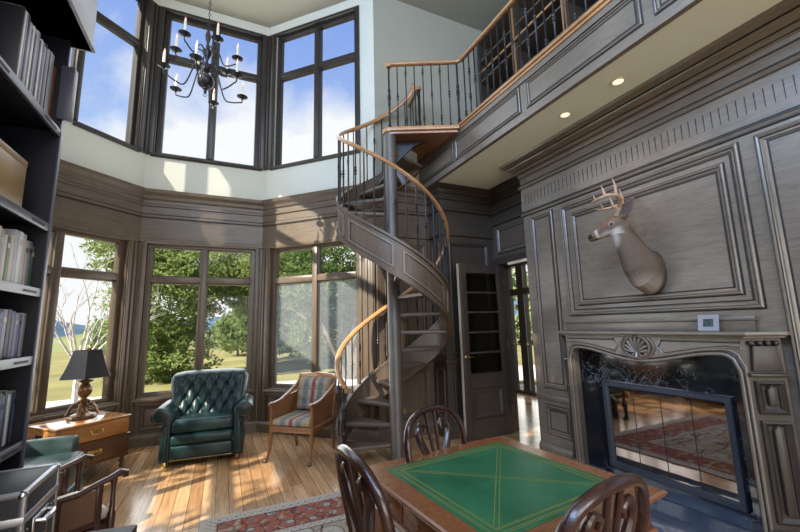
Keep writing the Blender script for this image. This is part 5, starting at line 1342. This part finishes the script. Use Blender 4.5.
tree('far_tree', 'distant hedge-like trees at the left edge of the left bay window', -21, 40, [(0, 0, 1.6, 3.4, 2.5, 1.7), (-4, 1, 1.6, 3, 2.4, 1.6)], 4000, .3, 'leaf_far', (2, .2), 7)
tree('far_tree', 'distant trees beyond the open doorway windows', 24, 26, [(0, 0, 3, 5, 4, 4), (-5, 4, 3, 4, 4, 3), (5, -5, 3, 4, 4, 4)], 5000, .35, 'leaf_far', (2, .2), 17)
tree('sun_block_evergreen', 'unseen dense evergreen added to block the sun at the near left windows', -4.3, -2.4, [(0, 0, 7.2, 1.2, 1.6, 2.6), (0, -1.6, 7.2, 1.1, 1.5, 2.5), (0, 1.5, 7.2, 1.1, 1.3, 2.6), (0, 0, 4.5, 1.4, 2.6, 1.8)], 16000, .17, 'leaf_dark', (5.5, .2), 41)  # out of view, put here to keep sun off the chimney breast
tree('garden_tree', 'loose-crowned tree in the side garden left of the bay', -6.2, 1.75, [(0, 0, 4.9, 1.2, 1.7, 1.5), (.3, 1.6, 4.2, 1.0, 1.2, 1.2)], 1000, .10, 'leaf_green', (2.6, .10), 31)
# upper branch with a few leaves beside the right upper window, and a leafy branch by the left window
def bare():
    rr = random.Random(12); t = thing('bare_tree', 'pale bare-branched young tree outside the left bay window', 'tree', (-3.25, 12.2, gz(-3.25, 12.2)))
    m = MB(); tips = []
    branch(m, (0, 0, -.05), (.0, 0, 1), 1.3, .075, 0, rr)
    for k in range(7):
        a = 2 * PI * k / 7; branch(m, (0, 0, .75 + .09 * k), (.62 * math.cos(a), .62 * math.sin(a), 1), 1.25, .034, 3, rr, .50, tips, 5)
    fastbuild(m, 'trunk', 'bark_pale', t)
    m = MB()
    for p in tips[::5]: leaves(m, p, (.06, .06, .04), 3, .045, rr, 3)
    fastbuild(m, 'foliage', 'leaf_green', t)
bare()
def overhang(name, label, x, y, base_z, pts, n, seed, size=.07):
    rr = random.Random(seed); t = thing(name, label, 'tree', (x, y, gz(x, y)))
    m = MB(); m.tube([(0, 0, -.05), (.04, .02, base_z * .5), (0, 0, base_z)], [.09, .07, .04], 8)
    lv = MB()
    for p in pts:
        v = Vector(p) - Vector((0, 0, base_z)); q = [Vector((0, 0, base_z)) + v * s_ + rdir(rr) * .05 * (0 < s_ < 1) for s_ in (0, .35, .7, 1)]
        m.tube(q, [.03, .018, .010, .004], 5)
        for s_ in (.55, .7, .82, .92, 1):
            c_ = Vector((0, 0, base_z)) + v * s_; leaves(lv, c_, (.22, .22, .10), max(3, n // 5), size, rr, 6)
    fastbuild(m, 'trunk', 'bark', t); fastbuild(lv, 'foliage', 'leaf_dark', t)
overhang('overhanging_tree', 'tree whose top twigs show at the foot of the right upper window', 4.9, 9.7, 4.7, [(-1.5, -.3, 5.55), (-1.1, .2, 5.9), (-.6, .1, 6.4), (.2, -.2, 6.0), (-1.9, .1, 5.2)], 26, 21, .06)
overhang('overhanging_tree', 'tree reaching a leafy twig across the top of the left bay window', -5.2, 9.4, 3.3, [(1.6, .2, 3.35), (1.2, .4, 3.7), (2.2, .0, 3.05), (.4, .3, 3.9)], 22, 22, .075)
overhang('overhanging_tree', 'tree with a few leaves tipping into the foot of the middle upper window', 1.1, 10.6, 5.2, [(-.7, .1, 6.1), (-1.2, .2, 6.0), (.2, 0, 6.0)], 14, 23, .06)

# ------------------------------------------------------------------ sky
w = bpy.data.worlds.new('World'); sc.world = w; w.use_nodes = True; nt = w.node_tree; nt.nodes.clear()
out = N(nt, 'ShaderNodeOutputWorld'); bg = N(nt, 'ShaderNodeBackground'); tc = N(nt, 'ShaderNodeTexCoord').outputs['Generated']
mp = N(nt, 'ShaderNodeMapping'); mp.inputs['Scale'].default_value = (1, 1, 1.6); mp.inputs['Location'].default_value = (3.1, .4, .9); nt.links.new(tc, mp.inputs[0])
f1 = noise_tex(nt, mp.outputs[0], 1.7, 8, .58, .3)
sp = N(nt, 'ShaderNodeSeparateXYZ'); nt.links.new(tc, sp.inputs[0])
hz = N(nt, 'ShaderNodeMath', operation='MULTIPLY_ADD'); hz.inputs[1].default_value = -1.15; nt.links.new(sp.outputs[2], hz.inputs[0])
ad = N(nt, 'ShaderNodeMath', operation='ADD'); ad.inputs[1].default_value = .60; nt.links.new(f1, ad.inputs[0]); nt.links.new(ad.outputs[0], hz.inputs[2])
cl_ = ramp(nt, hz.outputs[0], [(.50, (0, 0, 0)), (.63, (1, 1, 1))])
blue = ramp(nt, sp.outputs[2], [(0.0, (.72, .84, 1.0)), (.35, (.46, .63, .98)), (.65, (.26, .41, .88))])
skyc = mixc(nt, cl_, blue, (1.0, 1.01, 1.03))
nt.links.new(skyc, bg.inputs[0]); bg.inputs[1].default_value = 1.0; nt.links.new(bg.outputs[0], out.inputs[0])

# ------------------------------------------------------------------ light
def lamp(name, kind, loc, e, col=(1, 1, 1), rot=None, aim=None, **k):
    l = bpy.data.lights.new(name, kind); l.energy = e; l.color = col
    for a, v in k.items(): setattr(l, a, v)
    o = bpy.data.objects.new(name, l); COL.objects.link(o); o.location = loc
    if aim is not None: o.rotation_euler = (Vector(aim) - Vector(loc)).to_track_quat('-Z', 'Y').to_euler()
    return o
sd = Vector((1, .44, -.84))
sun = lamp('sun', 'SUN', (-20, -7, 20), 13.0, (1, .92, .78)); sun.rotation_euler = sd.to_track_quat('-Z', 'Y').to_euler(); sun.data.angle = R(.55)
# area lamps added at the window openings to brighten the room
DAY = (.80, .90, 1.0)
def window_fill(F, u0, u1, z0, z1, e, col=DAY):
    c_ = F @ Vector(((u0 + u1) / 2, -.02, (z0 + z1) / 2)); n_ = (F.to_3x3() @ Vector((0, 1, 0)))
    o = lamp('window_fill', 'AREA', c_, e, col, aim=c_ + n_, shape='RECTANGLE', size=u1 - u0, size_y=z1 - z0); return o
for a in (.3, 2.9): window_fill(FNL, a, a + 2.2, 3.95, 6.2, 300, (.42, .63, 1.0))  # blue fill lamps added at the unseen near-left windows
for a in (.5, 2.6):  # fill lamps added in the unseen rear openings
    window_fill(FRE, a, a + 1.8, .3, 2.7, 80 if a > 1 else 50, (1, .93, .82)); window_fill(FRE, a, a + 1.8, 3.95, 6.2, 105, (.95, .96, 1))
for F, h_ in ((FC, hC), (FR, hR), (FL, hL), (FLW, hA)):
    window_fill(F, h_[0] + .05, h_[1] - .05, .62, 2.6, 26, (.95, .98, 1)); window_fill(F, h_[0] + .05, h_[1] - .05, 4.0, 6.2, 20, (.90, .95, 1))
window_fill(fr((5.59, 6.5), (0, -1), (-1, 0)), 0, 1.2, .1, 2.6, 22, (1, 1, .92))
for y in (2.335, 1.80): lamp('downlight', 'SPOT', (2.845, y, SOF - .012), 16, (1, .72, .45), aim=(2.845, y, 0), spot_size=R(95), spot_blend=.6, shadow_soft_size=.03)
lamp('chandelier_light', 'POINT', (-.285, 4.29, 4.75), 5, (1, .75, .5), shadow_soft_size=.3)

# ------------------------------------------------------------------ camera
yaw, pitch, roll = R(24.96), R(8.82), R(-1.483)
fw = Vector((math.sin(yaw) * math.cos(pitch), math.cos(yaw) * math.cos(pitch), math.sin(pitch)))
rt = Vector((math.cos(yaw), -math.sin(yaw), 0)); up = rt.cross(fw)
r2 = rt * math.cos(roll) + up * math.sin(roll); u2 = up * math.cos(roll) - rt * math.sin(roll)
cam = bpy.data.cameras.new('camera'); co = bpy.data.objects.new('camera', cam); COL.objects.link(co)
co.matrix_world = Matrix(((r2.x, u2.x, -fw.x, 0), (r2.y, u2.y, -fw.y, 0), (r2.z, u2.z, -fw.z, 1.45), (0, 0, 0, 1)))
cam.sensor_width = 36; cam.lens = 378.8 / 800 * 36; cam.clip_start = .02; cam.clip_end = 1000
sc.camera = co
sc.view_settings.view_transform = 'Standard'; sc.view_settings.look = 'None'; sc.view_settings.gamma = 1; sc.view_settings.exposure = 0
sc.view_settings.use_curve_mapping = False
sc.cycles.use_denoising = True; sc.cycles.max_bounces = 10; sc.cycles.transparent_max_bounces = 16; sc.cycles.sample_clamp_indirect = 6; sc.cycles.caustics_reflective = False; sc.cycles.caustics_refractive = False
